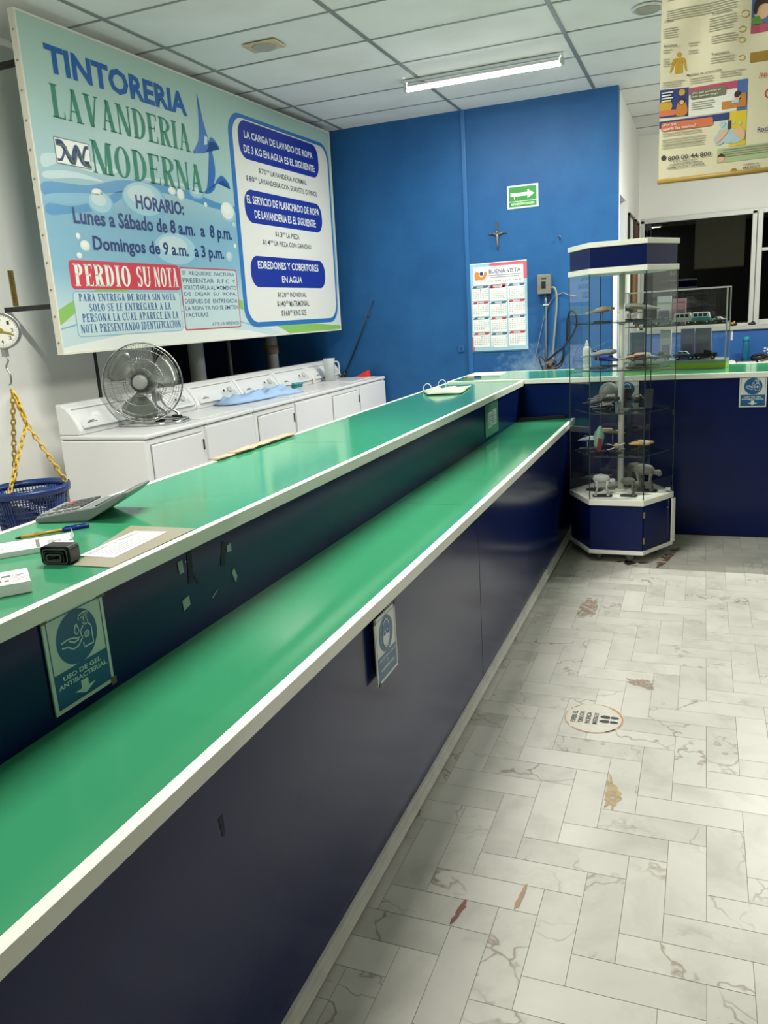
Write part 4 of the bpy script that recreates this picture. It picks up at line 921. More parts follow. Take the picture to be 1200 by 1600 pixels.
# ------------------------------------------------------------------ pictogram signs on the counter fronts
sg_white = mat('sign_white', '#d2dad3', .35, var=.03, scale=8); sg_blue = mat('sign_blue', '#1c5a8a', .35); sg_line = mat('sign_line', '#cfe0da', .4)
sg_tape = mat('brown_old_tape', '#6b5f4c', .4)
def picto(kind, label, o, U, V, w_, h_, group='pictogram signs'):
    t = thing('safety_sign', label, 'sign', tuple(o)); M = FR(o, U, V)
    b = MB(); b.box((0, 0, .0005), (w_, h_, .004), 0, M); b.build('plate', sg_white, t)
    b = MB(); z = .0045
    bd = w_*.05
    for q in ((bd, bd, w_-bd, bd*1.25), (bd, h_-bd*1.25, w_-bd, h_-bd), (bd, bd, bd*1.25, h_-bd), (w_-bd*1.25, bd, w_-bd, h_-bd)): b.rect(*q, z, 0, M)
    b.rect(bd*1.2, bd*1.2, w_-bd*1.2, h_*.40, z, 0, M)
    cx, cy, r = w_*.5, h_*.675, w_*.335
    b.flat(circ(cx, cy, r, r*.99, 48), z, 0, M); b.build('blue_print', sg_blue, t)
    b = MB(); z = .0052; L = r*.055
    P = lambda *q: [(cx+x*r, cy+y*r) for x, y in q]
    if kind == 'gel':
        b.stroke(P((.12,.62),(.12,.5),(.30,.5),(.30,.38),(.58,.38),(.58,.5),(.75,.5)), L*.01+.0001, z, 0, M)
        b.stroke(P((.16,.58),(.16,.68),(.28,.74),(.62,.74),(.62,.64),(.34,.64),(.26,.58)), L, z, 0, M)            # pump head
        b.stroke(P((.40,.64),(.40,.42),(.36,.42),(.36,.30),(.18,.14),(.18,.0)), L, z, 0, M); b.stroke(P((.54,.64),(.54,.42),(.58,.42),(.58,.30),(.72,.14),(.72,-.52),(.24,-.52),(.24,-.34)), L, z, 0, M)
        b.stroke(P((.36,.30),(.58,.30)), L, z, 0, M); b.ring(cx+.46*r, cy-.08*r, .14*r, .14*r, L, z, 0, M, n=20)
        b.stroke(P((.46,.02),(.46,-.18)), L*.9, z, 0, M); b.stroke(P((.36,-.08),(.56,-.08)), L*.9, z, 0, M)
        b.stroke(P((.0,.48),(-.1,.26),(-.09,.14),(0,.08),(.09,.14),(.1,.26),(0,.48)), L, z, 0, M)                     # drop
        b.stroke(P((-.78,.02),(-.45,.06),(-.25,.02),(.0,-.08),(.14,-.06),(.14,-.0)), L, z, 0, M)                      # palm
        b.stroke(P((-.78,-.16),(-.5,-.22),(-.28,-.38),(-.02,-.36),(.26,-.10),(.14,-.02)), L, z, 0, M); b.stroke(P((-.42,-.02),(-.2,-.16),(.02,-.14)), L, z, 0, M)
        b.text('USO DE GEL', (w_*.18, h_*.305, w_*.82, h_*.355), z, 0, M, .03); b.text('ANTIBACTERIAL', (w_*.09, h_*.235, w_*.91, h_*.285), z, 0, M, .03)
        b.flat([(w_*.44, h_*.215), (w_*.56, h_*.215), (w_*.56, h_*.135), (w_*.68, h_*.135), (w_*.5, h_*.07), (w_*.32, h_*.135), (w_*.44, h_*.135)], z, 0, M)
    else:
        b.stroke(P((-.42,.05),(-.45,.35),(-.30,.66),(0,.78),(.30,.66),(.45,.35),(.42,.05)), L*1.5, z, 0, M)
        b.stroke(P((-.42,.05),(-.44,-.35),(-.25,-.66),(0,-.78),(.25,-.66),(.44,-.35),(.42,.05)), L*1.5, z, 0, M)
        b.flat(P((-.42,.0),(-.2,-.08),(0,.04),(.2,-.08),(.42,.0),(.38,-.38),(.2,-.62),(0,-.70),(-.2,-.62),(-.38,-.38)), z, 0, M)
        b.flat(P((-.26,.12),(-.08,.12),(-.08,.19),(-.26,.2)), z, 0, M); b.flat(P((.08,.12),(.26,.12),(.26,.2),(.08,.19)), z, 0, M)
        b.text('USO DE MASCARILLA', (w_*.09, h_*.32, w_*.91, h_*.365), z, 0, M, .02); b.text('O', (w_*.46, h_*.245, w_*.54, h_*.29), z, 0, M, .02); b.text('CUBREBOCAS', (w_*.18, h_*.16, w_*.82, h_*.21), z, 0, M, .02)
    b.build('white_print', sg_line, t)
    return t, M
Y_, Z_ = (0, 1, 0), (0, 0, 1)
t, M = picto('gel', 'hand gel sign with blue circle on the upper counter front, nearest the camera', (-.1035, 1.05, .799), Y_, Z_, .165, .198)
for q in ((-.004, .187, .012, .2), (.15, .187, .172, .2), (.155, -.006, .17, .01)): b = MB(); b.box((q[0], q[1], .004), (q[2], q[3], .0055), 0, M); b.build('tape', sg_tape, t)
t, M = picto('mask', 'face mask sign hanging on the lower counter front', (.2515, 1.783, .552), Y_, Z_, .15, .185)
for q in ((-.008, .175, .006, .192), (.143, .178, .16, .192), (.006, -.004, .018, .006)): b = MB(); b.box((q[0], q[1], .0042), (q[2], q[3], .006), 0, M); b.build('tape', black, t)
picto('gel', 'hand gel sign on the return counter front at the right edge', (1.242, 5.3635, .83), (1, 0, 0), Z_, .152, .188)
picto('mask', 'face mask sign on the return counter front, seen through the display case', (.51, 5.3635, .83), (1, 0, 0), Z_, .142, .188)
# green laminated notice
t = thing('laminated_notice', 'green laminated notice with two white slips near the far end of the upper counter front', 'notice', (-.1, 4.53, .9))
M = FR((-.1035, 4.372, .802), Y_, Z_)
b = MB(); b.box((0, 0, .0005), (.308, .184, .003), 0, M); b.build('laminate', mat('green_card', '#55806a', .25), t)
b = MB(); b.rect(.055, .045, .155, .135, .0035, 0, M); b.rect(.165, .05, .265, .14, .0035, 0, M); b.build('slip', mat('slip_grey', '#9fb0ac', .5), t)
b = MB()
for k in range(6):
    b.rect(.065, .06+k*.012, .145-(k % 2)*.03, .063+k*.012, .004, 0, M); b.rect(.175, .065+k*.012, .255-(k % 3)*.02, .068+k*.012, .004, 0, M)
b.build('printing', inkk, t)

# ------------------------------------------------------------------ blue wall
WF = FR((0, 7.9, 0), (1, 0, 0), (0, 0, 1))
t = thing('exit_route_sign', 'green evacuation route sign with a white arrow high on the blue wall', 'sign', (-.585, 7.9, 2.418))
b = MB(); b.box((-.733, 2.416, .001), (-.44, 2.62, .006), 0, WF); b.build('plate', mat('luminous_white', '#dff0dc', .4), t)
b = MB(); b.rect(-.717, 2.43, -.456, 2.606, .0066, 0, WF); b.build('green_field', mat('sign_green', '#1f8535', .4), t)
b = MB(); b.flat([(-.70, 2.523), (-.54, 2.523), (-.54, 2.498), (-.478, 2.538), (-.54, 2.578), (-.54, 2.553), (-.70, 2.553)], .0072, 0, WF); b.rect(-.717, 2.476, -.456, 2.480, .0072, 0, WF); b.rect(-.668, 2.496, -.663, 2.523, .0072, 0, WF); b.text('RUTA DE EVACUACION', (-.695, 2.445, -.478, 2.465), .0072, 0, WF, .02)
b.build('arrow_print', mat('luminous_print', '#e9f2dc', .4), t)
t = thing('crucifix', 'small dark metal crucifix on the blue wall above the calendar', 'crucifix', (-.835, 7.9, 2.2))
b = MB(); pw = mat('pewter', '#5d5a55', .4, .6); b.box((-.841, 2.06, .002), (-.829, 2.325, .012), 0, WF); b.box((-.92, 2.207, .002), (-.748, 2.219, .012), 0, WF); b.build('cross', pw, t, bevel=.002)
b = MB()
fg = lambda *p: [WF @ Vector(q) for q in p]
b.tube(fg((-.835, 2.21, .02), (-.835, 2.185, .022), (-.836, 2.15, .02), (-.832, 2.115, .024), (-.835, 2.08, .016)), [.010, .013, .009, .009, .005], 10)
b.tube(fg((-.895, 2.217, .016), (-.865, 2.207, .018), (-.837, 2.198, .02)), [.004, .005, .006], 8); b.tube(fg((-.775, 2.217, .016), (-.805, 2.207, .018), (-.833, 2.198, .02)), [.004, .005, .006], 8)
b.ell(WF @ Vector((-.838, 2.222, .024)), (.009, .009, .011)); b.build('figure', mat('worn_pewter', '#8b8476', .4, .5), t)
# calendar
def calendar():
    t = thing('wall_calendar', 'twelve month paper calendar with a white printed heading taped on the blue wall', 'calendar', (-.84, 7.9, 1.103))
    M = FR((-1.125, 7.9, 1.103), (1, 0, 0), (0, 0, 1)); W_, H_ = .565, .848
    cc = [mat('calendar_sky', '#9dc6d2', .5, var=.25, scale=5), mat('calendar_cream', '#e6ebe6', .5), mat('calendar_red', '#b4434c', .5), mat('calendar_slate', '#3b647f', .5), mat('calendar_orange', '#e2873b', .5), mat('calendar_ink', '#3d4050', .6), mat('calendar_indigo', '#2b3577', .5), mat('calendar_rose', '#c9606a', .5)]
    b = MB(); b.box((0, 0, .001), (W_, H_, .004), 0, M); b.build('sheet', cc, t)
    b = MB(); b.rect(.20, H_-.05, W_, H_-.005, .0044, 7, M); b.rect(W_-.045, H_-.17, W_, H_-.05, .0044, 7, M); b.rect(0, 0, .03, .15, .0044, 7, M); b.rect(0, .0, W_, .012, .0046, 3, M); b.rect(.0, H_-.007, W_, H_, .0046, 1, M)
    b.build('border_print', cc, t)
    b = MB(); b.rect(.038, H_-.205, .53, H_-.035, .0048, 1, M)
    b.flat(sm2([(.055, H_-.085), (.095, H_-.085), (.10, H_-.115), (.12, H_-.13), (.14, H_-.115), (.15, H_-.085), (.175, H_-.085), (.165, H_-.13), (.13, H_-.16), (.09, H_-.155), (.055, H_-.155)], 3), .0054, 4, M); b.flat(circ(.12, H_-.098, .018), .0056, 6, M)
    b.rect(.20, H_-.052, .27, H_-.047, .0054, 7, M); b.text('BUENA VISTA', (.195, H_-.105, .505, H_-.065), .0054, 6, M, .012)
    for k, (x0, x1) in enumerate(((.19, .51), (.21, .49))): b.rect(x0, H_-.124-k*.018, x1, H_-.119-k*.018, .0054, 5, M)
    b.text('TELS. 33 44 18 22 81 Y 86 90', (.18, H_-.18, .51, H_-.168), .0054, 5, M, .01)
    b.build('heading', cc, t)
    days = [31, 28, 31, 30, 31, 30, 31, 31, 30, 31, 30, 31]; first = [3, 6, 6, 2, 4, 0, 2, 5, 1, 3, 6, 1]
    names = 'ENERO FEBRERO MARZO ABRIL MAYO JUNIO JULIO AGOSTO SEPTIEMBRE OCTUBRE NOVIEMBRE DICIEMBRE'.split()
    b = MB(); b.flat([(.19, H_-.235), (.21, H_-.207), (.36, H_-.207), (.34, H_-.235)], .0056, 2, M); b.text('2025', (.225, H_-.23, .325, H_-.211), .0062, 1, M, .02); b.build('year_banner', cc, t)
    for i in range(12):
        r, c = divmod(i, 3); x0 = .02+c*.178; y1 = .615-r*.149-(0 if c != 1 else .008); col = 3 if i % 2 == 0 else 2
        b = MB(); b.rect(x0, y1-.118, x0+.165, y1+.02, .0050, 1, M); b.flat([(x0, y1), (x0+.02, y1+.022), (x0+.168, y1+.022), (x0+.155, y1)], .0056, col, M); b.rect(x0+.05, y1+.005, x0+.115, y1+.018, .006, 1, M); b.text(names[i], (x0+.055, y1+.007, x0+.11, y1+.016), .0064, 5, M)
        for d in range(days[i]):
            k = d+first[i]; cx = x0+.018+(k % 7)*.0225; cy = y1-.016-(k//7)*.0185; s = str(d+1)
            b.text(s, (cx-.0035*len(s), cy-.0045, cx+.0035*len(s), cy+.0045), .0056, 5, M, .01)
        b.build('month_block', cc, t)
calendar()
# switch box with its conduits
t = thing('electrical_switch_box', 'grey metal switch box with two conduits on the blue wall', 'switch box', (-.39, 7.9, .9))
b = MB(); b.box((-.452, 1.622, .0), (-.328, 1.80, .07), 0, WF); b.build('box', mat('switch_box_grey', '#75756d', .45), t, bevel=.004)
b = MB(); b.box((-.41, 1.675, .07), (-.372, 1.735, .078), 0, WF); b.box((-.405, 1.69, .078), (-.377, 1.71, .088), 0, WF); b.build('breaker', black, t)
b = MB(); b.rect(-.41, 1.755, -.365, 1.77, .0705, 0, WF); b.build('nameplate', dark, t)
b = MB(); b.tube([(-.384, 7.872, 1.625), (-.379, 7.872, 1.52), (-.385, 7.872, 1.29), (-.388, 7.872, .75)], .0115, 10); b.build('conduit', mat('grey_conduit', '#5f6c75', .4), t)
b = MB(); b.tube(smoothpts([(-.328, 7.87, 1.672), (-.30, 7.87, 1.672), (-.279, 7.87, 1.61), (-.281, 7.87, 1.47), (-.30, 7.87, 1.28), (-.314, 7.87, 1.12), (-.32, 7.87, 1.0)]), .0105, 10); b.build('flexible_conduit', mat('pale_conduit', '#808887', .4), t)
b = MB(); b.box((-.405, 1.515, .0), (-.355, 1.528, .045), 0, WF); b.build('strap', lgrey, t)
def cable(lab, pts, r, m, y=7.86):
    b = MB(); b.tube(smoothpts([(x, y+dy, z) for x, z, dy in [(p[0], p[1], p[2] if len(p) > 2 else 0) for p in pts]]), r, 8); return tag(b.build('cable', m, origin=(pts[0][0], y, pts[0][1])), lab, 'cable', 'cables on the blue wall')
cable('thick black cable looped over a hook on the blue wall right of the conduits', [(-.367,1.0),(-.29,1.065),(-.211,1.12),(-.185,1.18),(-.178,1.34),(-.158,1.435),(-.13,1.45),(-.101,1.43),(-.09,1.335),(-.115,1.26),(-.159,1.187),(-.205,1.126,-.02),(-.212,1.056,-.02),(-.24,.98),(-.297,.94)], .009, black)
cable('thinner black cable curling around the foot of the conduits', [(-.211,1.12),(-.205,1.037),(-.238,.948),(-.303,.918),(-.36,.93),(-.402,.90),(-.446,1.02),(-.426,1.039),(-.387,.986),(-.368,.92)], .0065, mat('charcoal_cable', '#1d2126', .5), 7.845)
cable('thin grey wire dropping left of the conduits to the counter', [(-.27,1.622),(-.345,1.537),(-.401,1.396),(-.45,1.2),(-.49,1.03),(-.505,.95)], .003, mat('thin_grey_wire', '#8b8d86', .5), 7.88)
cable('thin wire running right from the flexible conduit behind the display case', [(-.28,1.60),(-.22,1.622),(-.172,1.60),(-.10,1.585)], .003, mat('tan_wire', '#a59a8a', .5), 7.885)
t = thing('plug_adaptor', 'cluster of plugs hanging at the foot of the conduits', 'plug', (-.345, 7.84, .9))
b = MB(); b.box((-.385, 7.79, .88), (-.30, 7.857, .99)); b.build('body', mat('brown_plug', '#5d5148', .4), t, bevel=.015)
b = MB(); b.tube([(-.34, 7.80, .95), (-.34, 7.775, .95)], .022, 14); b.tube([(-.31, 7.81, .965), (-.285, 7.79, .985)], .016, 12); b.build('plug', black, t)
b = MB(); b.tube([(-.355, 7.80, .90), (-.355, 7.778, .90)], .016, 12); b.build('brass_pin', mat('brass', '#a58f4c', .4, .5), t)
t = thing('wall_hook', 'small hook screwed in the blue wall right of the crucifix', 'hook', (-.246, 7.9, 2.12))
b = MB(); b.tube([(-.25, 7.9, 2.13), (-.25, 7.875, 2.13), (-.245, 7.868, 2.115), (-.24, 7.872, 2.10)], .005, 8); b.build('shank', dark, t)
b = MB(); b.lathe([(.012, 0), (.012, .004), (.001, .006)], 14, 0, FR((-.25, 7.9, 2.13), (1, 0, 0), (0, 0, 1))); b.build('washer', steel, t)
t = thing('wall_socket', 'blue painted socket cover low on the blue wall left of the calendar', 'socket', (-1.235, 7.9, 1.13))
b = MB(); b.box((-1.265, 1.115, 0), (-1.205, 1.175, .012), 0, WF); b.build('cover', mat('blue_cover', '#1f5c9c', .4), t, bevel=.004)
b = MB(); b.rect(-1.25, 1.13, -1.22, 1.16, .0126, 0, WF); b.build('slot', mat('dark_blue_slot', '#16406f', .5), t)
# pictures on the white side wall
SWF = FR((.27, 0, 0), (0, 1, 0), (0, 0, 1))    # faces +x
def framed(name, y0, y1, z0, z1, fm_, im, label):
    t = thing(name, label, 'picture', (.27, (y0+y1)/2, z0), 0, 'frames on the white side wall'); M = SWF
    b = MB(); f = .025
    for q in ((y0, z0, y1, z0+f), (y0, z1-f, y1, z1), (y0, z0, y0+f, z1), (y1-f, z0, y1, z1)): b.box((q[0], q[1], .0), (q[2], q[3], .025), 0, M)
    b.build('frame', fm_, t)
    b = MB(); b.box((y0+f, z0+f, .002), (y1-f, z1-f, .01), 0, M); b.build('image', im, t)
framed('picture_frame', 8.95, 9.55, 2.10, 2.38, black, paper, 'dark framed picture high on the white side wall, nearer one')
framed('picture_frame', 9.75, 10.25, 2.12, 2.38, mat('brown_frame', '#4b342a', .5), mat('red_brown_image', '#6b4b45', .6), 'brown framed picture high on the white side wall, farther one')
framed('notice_board', 9.0, 10.3, 1.35, 1.95, trim_white, mat('dark_board', '#23262a', .6), 'white framed dark notice board low on the side wall, seen through the display case')
tag(MB().box((9.5, 1.38, .012), (9.75, 1.92, .04), 0, SWF).build('wooden_board', mat('tan_wood', '#9a6f42', .5, var=.2, scale=12), origin=(.3, 9.62, 1.4)), 'tan wooden board hanging in front of the dark notice board', 'board')

# ------------------------------------------------------------------ hexagonal glass display case
CX, CY, HR = .583, 4.945, .307
def hexa(r, cx=CX, cy=CY): return [(cx+r*math.cos(k*PI/3), cy+r*math.sin(k*PI/3)) for k in range(6)]
def display_case():
    t = thing('display_case', 'hexagonal glass display case on casters with navy top and base, full of small models', 'display case', (CX, CY, 0))
    b = MB(); b.prism(hexa(HR-.012), .078, .352, 0); b.build('base_cabinet', navy, t)
    b = MB(); b.prism(hexa(HR), .056, .079, 0); b.build('base_edge', trim_white, t, bevel=.002)
    b = MB(); b.prism(hexa(HR), .352, .386, 0); b.build('deck', trim_white, t, bevel=.002)
    P6 = hexa(HR)
    b = MB(); p0 = Vector((*P6[0], 0)); dirn = (Vector((*P6[5], 0))-p0).normalized(); n_ = Vector((math.cos(-PI/6), math.sin(-PI/6), 0))
    b.box((.0, .08, -.013), (.028, .35, -.003), 0, FR(p0, dirn, (0, 0, 1)))
    b.box((.0, .08, -.012), (.024, .35, .0), 0, FR(p0, dirn, (0, 0, 1))); b.build('corner_post', trim_white, t)
    M = FR(Vector((*P6[5], 0)), -dirn, (0, 0, 1))
    b = MB(); b.box((.012, .088, -.0105), (.27, .345, -.003), 0, M); d = b.build('door', navy, t)
    b = MB(); b.box((.003, .125, -.004), (.012, .16, .003), 0, M); b.box((.003, .28, -.004), (.012, .315, .003), 0, M); b.build('hinge', mat('brass', '#a58f4c', .4, .5), d)
    b = MB(); b.tube([M @ Vector((.245, .30, -.004)), M @ Vector((.245, .30, .003))], .004, 10); b.build('lock', steel, d)
    b = MB(); b.prism(hexa(HR-.012), 1.69, 1.80, 0); b.build('header', navy, t)
    b = MB(); b.prism(hexa(HR+.001), 1.661, 1.691, 0); b.build('header_edge', trim_white, t, bevel=.002)
    b = MB(); b.prism(hexa(HR+.001), 1.80, 1.828, 0); b.build('header_edge', trim_white, t, bevel=.002)
    b = MB(); b.tube([(CX, CY, .386), (CX, CY, 1.661)], .0175, 20); b.lathe([(.03, .386), (.03, .394), (.0175, .398)], 20, 0, Matrix.Translation((CX, CY, 0))); b.build('pole', mat('white_pole', '#d5d8d2', .3), t)
    for z in (.635, .885, 1.128, 1.393):
        b = MB(); b.prism(hexa(HR-.035), z-.003, z+.003, 0); s_ = b.build('glass_shelf', glass_mat('shelf_glass', (.90, .93, .92), 1.0) if 'shelf_glass' not in MATS else MATS['shelf_glass'], t)
        b = MB(); q = hexa(HR-.0345)
        for k in range(6):
            a, c = Vector((*q[k], 0)), Vector((*q[(k+1) % 6], 0)); L = (c-a).length; b.box((0, z-.003, 0), (L, z+.003, .0012), 0, FR(a, c-a, (0, 0, 1)))
        b.build('shelf_edge', GEDGE, s_)
        b = MB(); b.tube([(CX, CY, z-.012), (CX, CY, z-.0035)], .026, 20); b.build('shelf_collar', chrome, s_)
    # five fixed panes, door pane on the right front
    q = hexa(HR-.006)
    for k in range(6):
        a, c = Vector((*q[k], 0)), Vector((*q[(k+1) % 6], 0)); L = (c-a).length; F = FR(a, c-a, (0, 0, 1))
        b = MB(); b.rect(.003, .387, L-.003, 1.66, .0, 0, F); pn = b.build('glass_pane', GLASS, t)
        b = MB(); b.box((.001, .387, -.002), (.0032, 1.66, .002), 0, F); b.box((L-.0032, .387, -.002), (L-.001, 1.66, .002), 0, F); b.build('pane_edge', GEDGE, pn)
    for z in (.402, 1.645):
        b = MB(); pp = Vector((*q[0], z)); b.box((-.04, -.012, -.012), (-.012, .012, .012), 0, Matrix.Translation(pp)); b.build('glass_hinge', chrome, t, bevel=.002)
    for k in (0, 2, 4, 5):
        a = k*PI/3 if k != 5 else -PI/3-.25
        x, y = CX+.21*math.cos(a), CY+.21*math.sin(a)
        if k == 5: x, y = .66, 4.735
        b = MB(); b.box((x-.02, y-.02, .052), (x+.02, y+.02, .056)); b.box((x-.016, y-.014, .025), (x-.012, y+.014, .055)); b.box((x+.012, y-.014, .025), (x+.016, y+.014, .055)); c = b.build('caster', steel, t)
        b = MB(); b.tube([(x-.011, y, .0262), (x+.011, y, .0262)], .026, 20); b.build('wheel', mat('grey_wheel', '#6d716f', .4), c)
display_case()

# ------------------------------------------------------------------ small models in the case (plain toy craft and toy beasts)
def base_plate(t, x, y, z, w_, d_, rz=0, m=None):
    b = MB(); M = Matrix.Translation((x, y, z)) @ Matrix.Rotation(rz, 4, 'Z'); b.prism(rr(-w_/2, -d_/2, w_/2, d_/2, min(w_, d_)*.3), 0, .006, 0, M); b.build('stand', m or black, t, bevel=.001)
def craft(x, y, z, rz, label, hull, trim, L=.16, span=.14, kind='dart', lift=.04, tail=None):
    t = thing('toy_spacecraft', label, 'toy', (x, y, z), 0, 'model craft in the display case')
    base_plate(t, x, y, z+.0005, .10, .06, rz)
    b = MB(); b.tube([(x, y, z+.006), (x, y, z+lift)], .003, 8); b.build('support', mat('clear_stem', '#9aa3a2', .2), t)
    M = Matrix.Translation((x, y, z+lift+.012)) @ Matrix.Rotation(rz, 4, 'Z') @ Matrix.Rotation(.12, 4, 'Y')
    b = MB()
    if kind == 'saucer':
        b.lathe([(.001, -.014), (.04, -.012), (.062, 0), (.04, .014), (.015, .02), (.001, .021)], 24, 0, M); b.box((.04, -.02, -.006), (.10, -.007, .006), 0, M); b.box((.04, .007, -.006), (.10, .02, .006), 0, M)
    elif kind == 'upright':
        b.tube([M @ Vector(p) for p in ((0, 0, -.04), (0, 0, -.01), (.005, 0, .04), (.0, 0, .085), (0, 0, .10))], [.018, .026, .028, .016, .004], 14)
    else:
        b.tube([M @ Vector(p) for p in ((-L*.5, 0, 0), (-L*.42, 0, .0), (-L*.1, 0, .003), (L*.2, 0, 0), (L*.5, 0, -.003))], [.010, .015, .017, .011, .003], 12)
    hl = b.build('hull', hull, t)
    b = MB()
    if kind == 'dart': b.prism([(-L*.4, 0), (L*.15, 0), (-L*.3, span*.5), (-L*.45, span*.5)], -.002, .002, 0, M); b.prism([(-L*.4, 0), (L*.15, 0), (-L*.3, -span*.5), (-L*.45, -span*.5)], -.002, .002, 0, M)
    elif kind == 'cross':
        for sa in (1, -1):
            for sb in (1, -1):
                Mw = M @ Matrix.Rotation(sa*.35 if sb > 0 else PI-sa*.35, 4, 'X'); b.prism([(-L*.4, .01), (-L*.05, .01), (-L*.12, span*.5), (-L*.32, span*.5)], -.0018, .0018, 0, Mw); b.tube([Mw @ Vector((-L*.2, span*.5, 0)), Mw @ Vector((L*.25, span*.5, 0))], .0028, 6)
    elif kind == 'panel':
        for sb in (-1, 1): b.box((-.05, sb*span*.5-.003, -.055), (.05, sb*span*.5+.003, .055), 0, M); b.tube([M @ Vector((0, 0, 0)), M @ Vector((0, sb*span*.5, 0))], .008, 8)
        b.ell((0, 0, 0), (.026, .026, .026), 0, M)
    elif kind == 'upright': b.box((-.008, -.055, -.045), (.012, -.016, .03), 0, M); b.box((-.008, .016, -.045), (.012, .055, .03), 0, M)
    elif kind == 'saucer': b.box((-.06, -.03, -.007), (-.045, .03, .007), 0, M)
    elif kind == 'winged':
        for sb in (-1, 1): b.prism([(-L*.35, sb*.01), (L*.25, sb*.012), (L*.05, sb*span*.5), (-L*.38, sb*span*.45)], -.0025, .0025, 0, M); b.box((-L*.4, sb*span*.3-.008, -.008), (-L*.1, sb*span*.3+.008, .008), 0, M)
    b.build('wing', trim, t, bevel=.0008)
    b = MB(); b.ell((L*.05 if kind not in ('saucer', 'upright', 'panel') else .012, 0, .016 if kind != 'panel' else 0), (.016, .008, .008), 0, M, 12, 8); b.build('canopy', mat('smoked_canopy', '#1c2328', .15), t)
    if tail:
        b = MB(); 
        for sb in (-1, 1): b.prism([(-L*.48, .0), (-L*.28, 0), (-L*.5, .055), (-L*.58, .055)], sb*.014-.0015, sb*.014+.0015, 0, M @ FR((0, 0, 0), (1, 0, 0), (0, -.35*sb, 1)))
        b.build('tail_fin', tail, t)
sand = mat('sand_model', '#a2957b', .6, var=.15, scale=60); bone = mat('bone_model', '#b9b29f', .6); gun = mat('gunmetal_model', '#3b4145', .5); palegrey = mat('pale_grey_model', '#9aa2a5', .5); yel = mat('yellow_model', '#cfa02d', .5); royal = mat('royal_blue_model', '#26409c', .4); maroon = mat('maroon_model', '#7a2c2c', .5); mint = mat('mint_model', '#7ba58d', .5); dsl = mat('slate_model', '#5a656b', .5)
S1, S2, S3, S4, DK = 1.3965, 1.1315, .8885, .6385, .3865
craft(.475, 4.95, S1, 2.9, 'sand coloured saucer toy craft at the left of the top glass shelf', sand, sand, kind='saucer', lift=.055)
craft(.70, 4.92, S1, .3, 'pale toy craft with yellow wings at the right of the top glass shelf', palegrey, yel, L=.19, span=.10, kind='dart', lift=.06)
craft(.62, 5.08, S1, 1.2, 'dark grey cross winged toy craft behind the pole on the top glass shelf', dsl, gun, L=.13, span=.12, kind='cross', lift=.05)
craft(.45, 4.93, S2, 2.9, 'silver dart shaped toy craft left on the second glass shelf from the top', palegrey, palegrey, L=.22, span=.10, kind='dart', lift=.07)
craft(.50, 5.05, S2, .2, 'royal blue toy craft with dark twin fins on the second glass shelf from the top', royal, royal, L=.17, span=.16, kind='winged', lift=.03, tail=gun)
craft(.665, 4.86, S2, 2.7, 'cream and maroon toy craft right of the pole on the second glass shelf', bone, maroon, L=.19, span=.11, kind='winged', lift=.05)
craft(.705, 5.02, S2, .4, 'grey green toy craft at the right end of the second glass shelf', dsl, dsl, L=.2, span=.15, kind='winged', lift=.04)
craft(.47, 4.90, S3, 3.0, 'dark framed toy craft left of the pole on the third glass shelf', gun, mat('pale_frame', '#7d7c72', .5), L=.22, span=.14, kind='cross', lift=.04)
craft(.685, 4.88, S3, 1.25, 'black toy craft with two square side panels on the third glass shelf', gun, mat('matte_black_panel', '#1a1d20', .6), L=.12, span=.13, kind='panel', lift=.052)
t = thing('toy_planet', 'dull grey ball model behind the dark craft on the third glass shelf', 'toy', (.50, 5.06, S3))
b = MB(); b.ell((.50, 5.06, S3+.087), (.058, .058, .058), 0, None, 28, 18); b.build('ball', mat('moon_grey', '#70766f', .6, var=.15, scale=30), t)
b = MB(); b.lathe([(.03, 0), (.03, .006), (.012, .012), (.012, .035)], 18, 0, Matrix.Translation((.50, 5.06, S3+.0005))); b.build('stand', black, t)
craft(.385, 4.96, S4, 3.0, 'small pale grey winged toy craft at the left of the lowest glass shelf', palegrey, palegrey, L=.12, span=.1, kind='dart', lift=.05, tail=palegrey)
craft(.46, 4.86, S4, .3, 'upright mint and maroon toy craft on the lowest glass shelf', mint, maroon, kind='upright', lift=.045)
craft(.565, 4.84, S4, 1.9, 'tiny brown cross winged toy craft in front of the pole on the lowest glass shelf', mat('tan_model', '#8f7f68', .6), bone, L=.09, span=.10, kind='cross', lift=.025)
craft(.69, 4.90, S4, 2.4, 'bone and yellow toy craft at the right of the lowest glass shelf', bone, yel, L=.17, span=.13, kind='winged', lift=.035)
craft(.52, 5.10, S4, .1, 'slim tan toy craft at the back of the lowest glass shelf', sand, mat('tan_model', '#8f7f68', .6), L=.15, span=.06, kind='dart', lift=.075)
craft(.43, 4.93, DK, 2.75, 'red winged dark toy craft at the back left of the white deck', gun, mat('red_model', '#a5393a', .5), L=.2, span=.13, kind='dart', lift=.07)
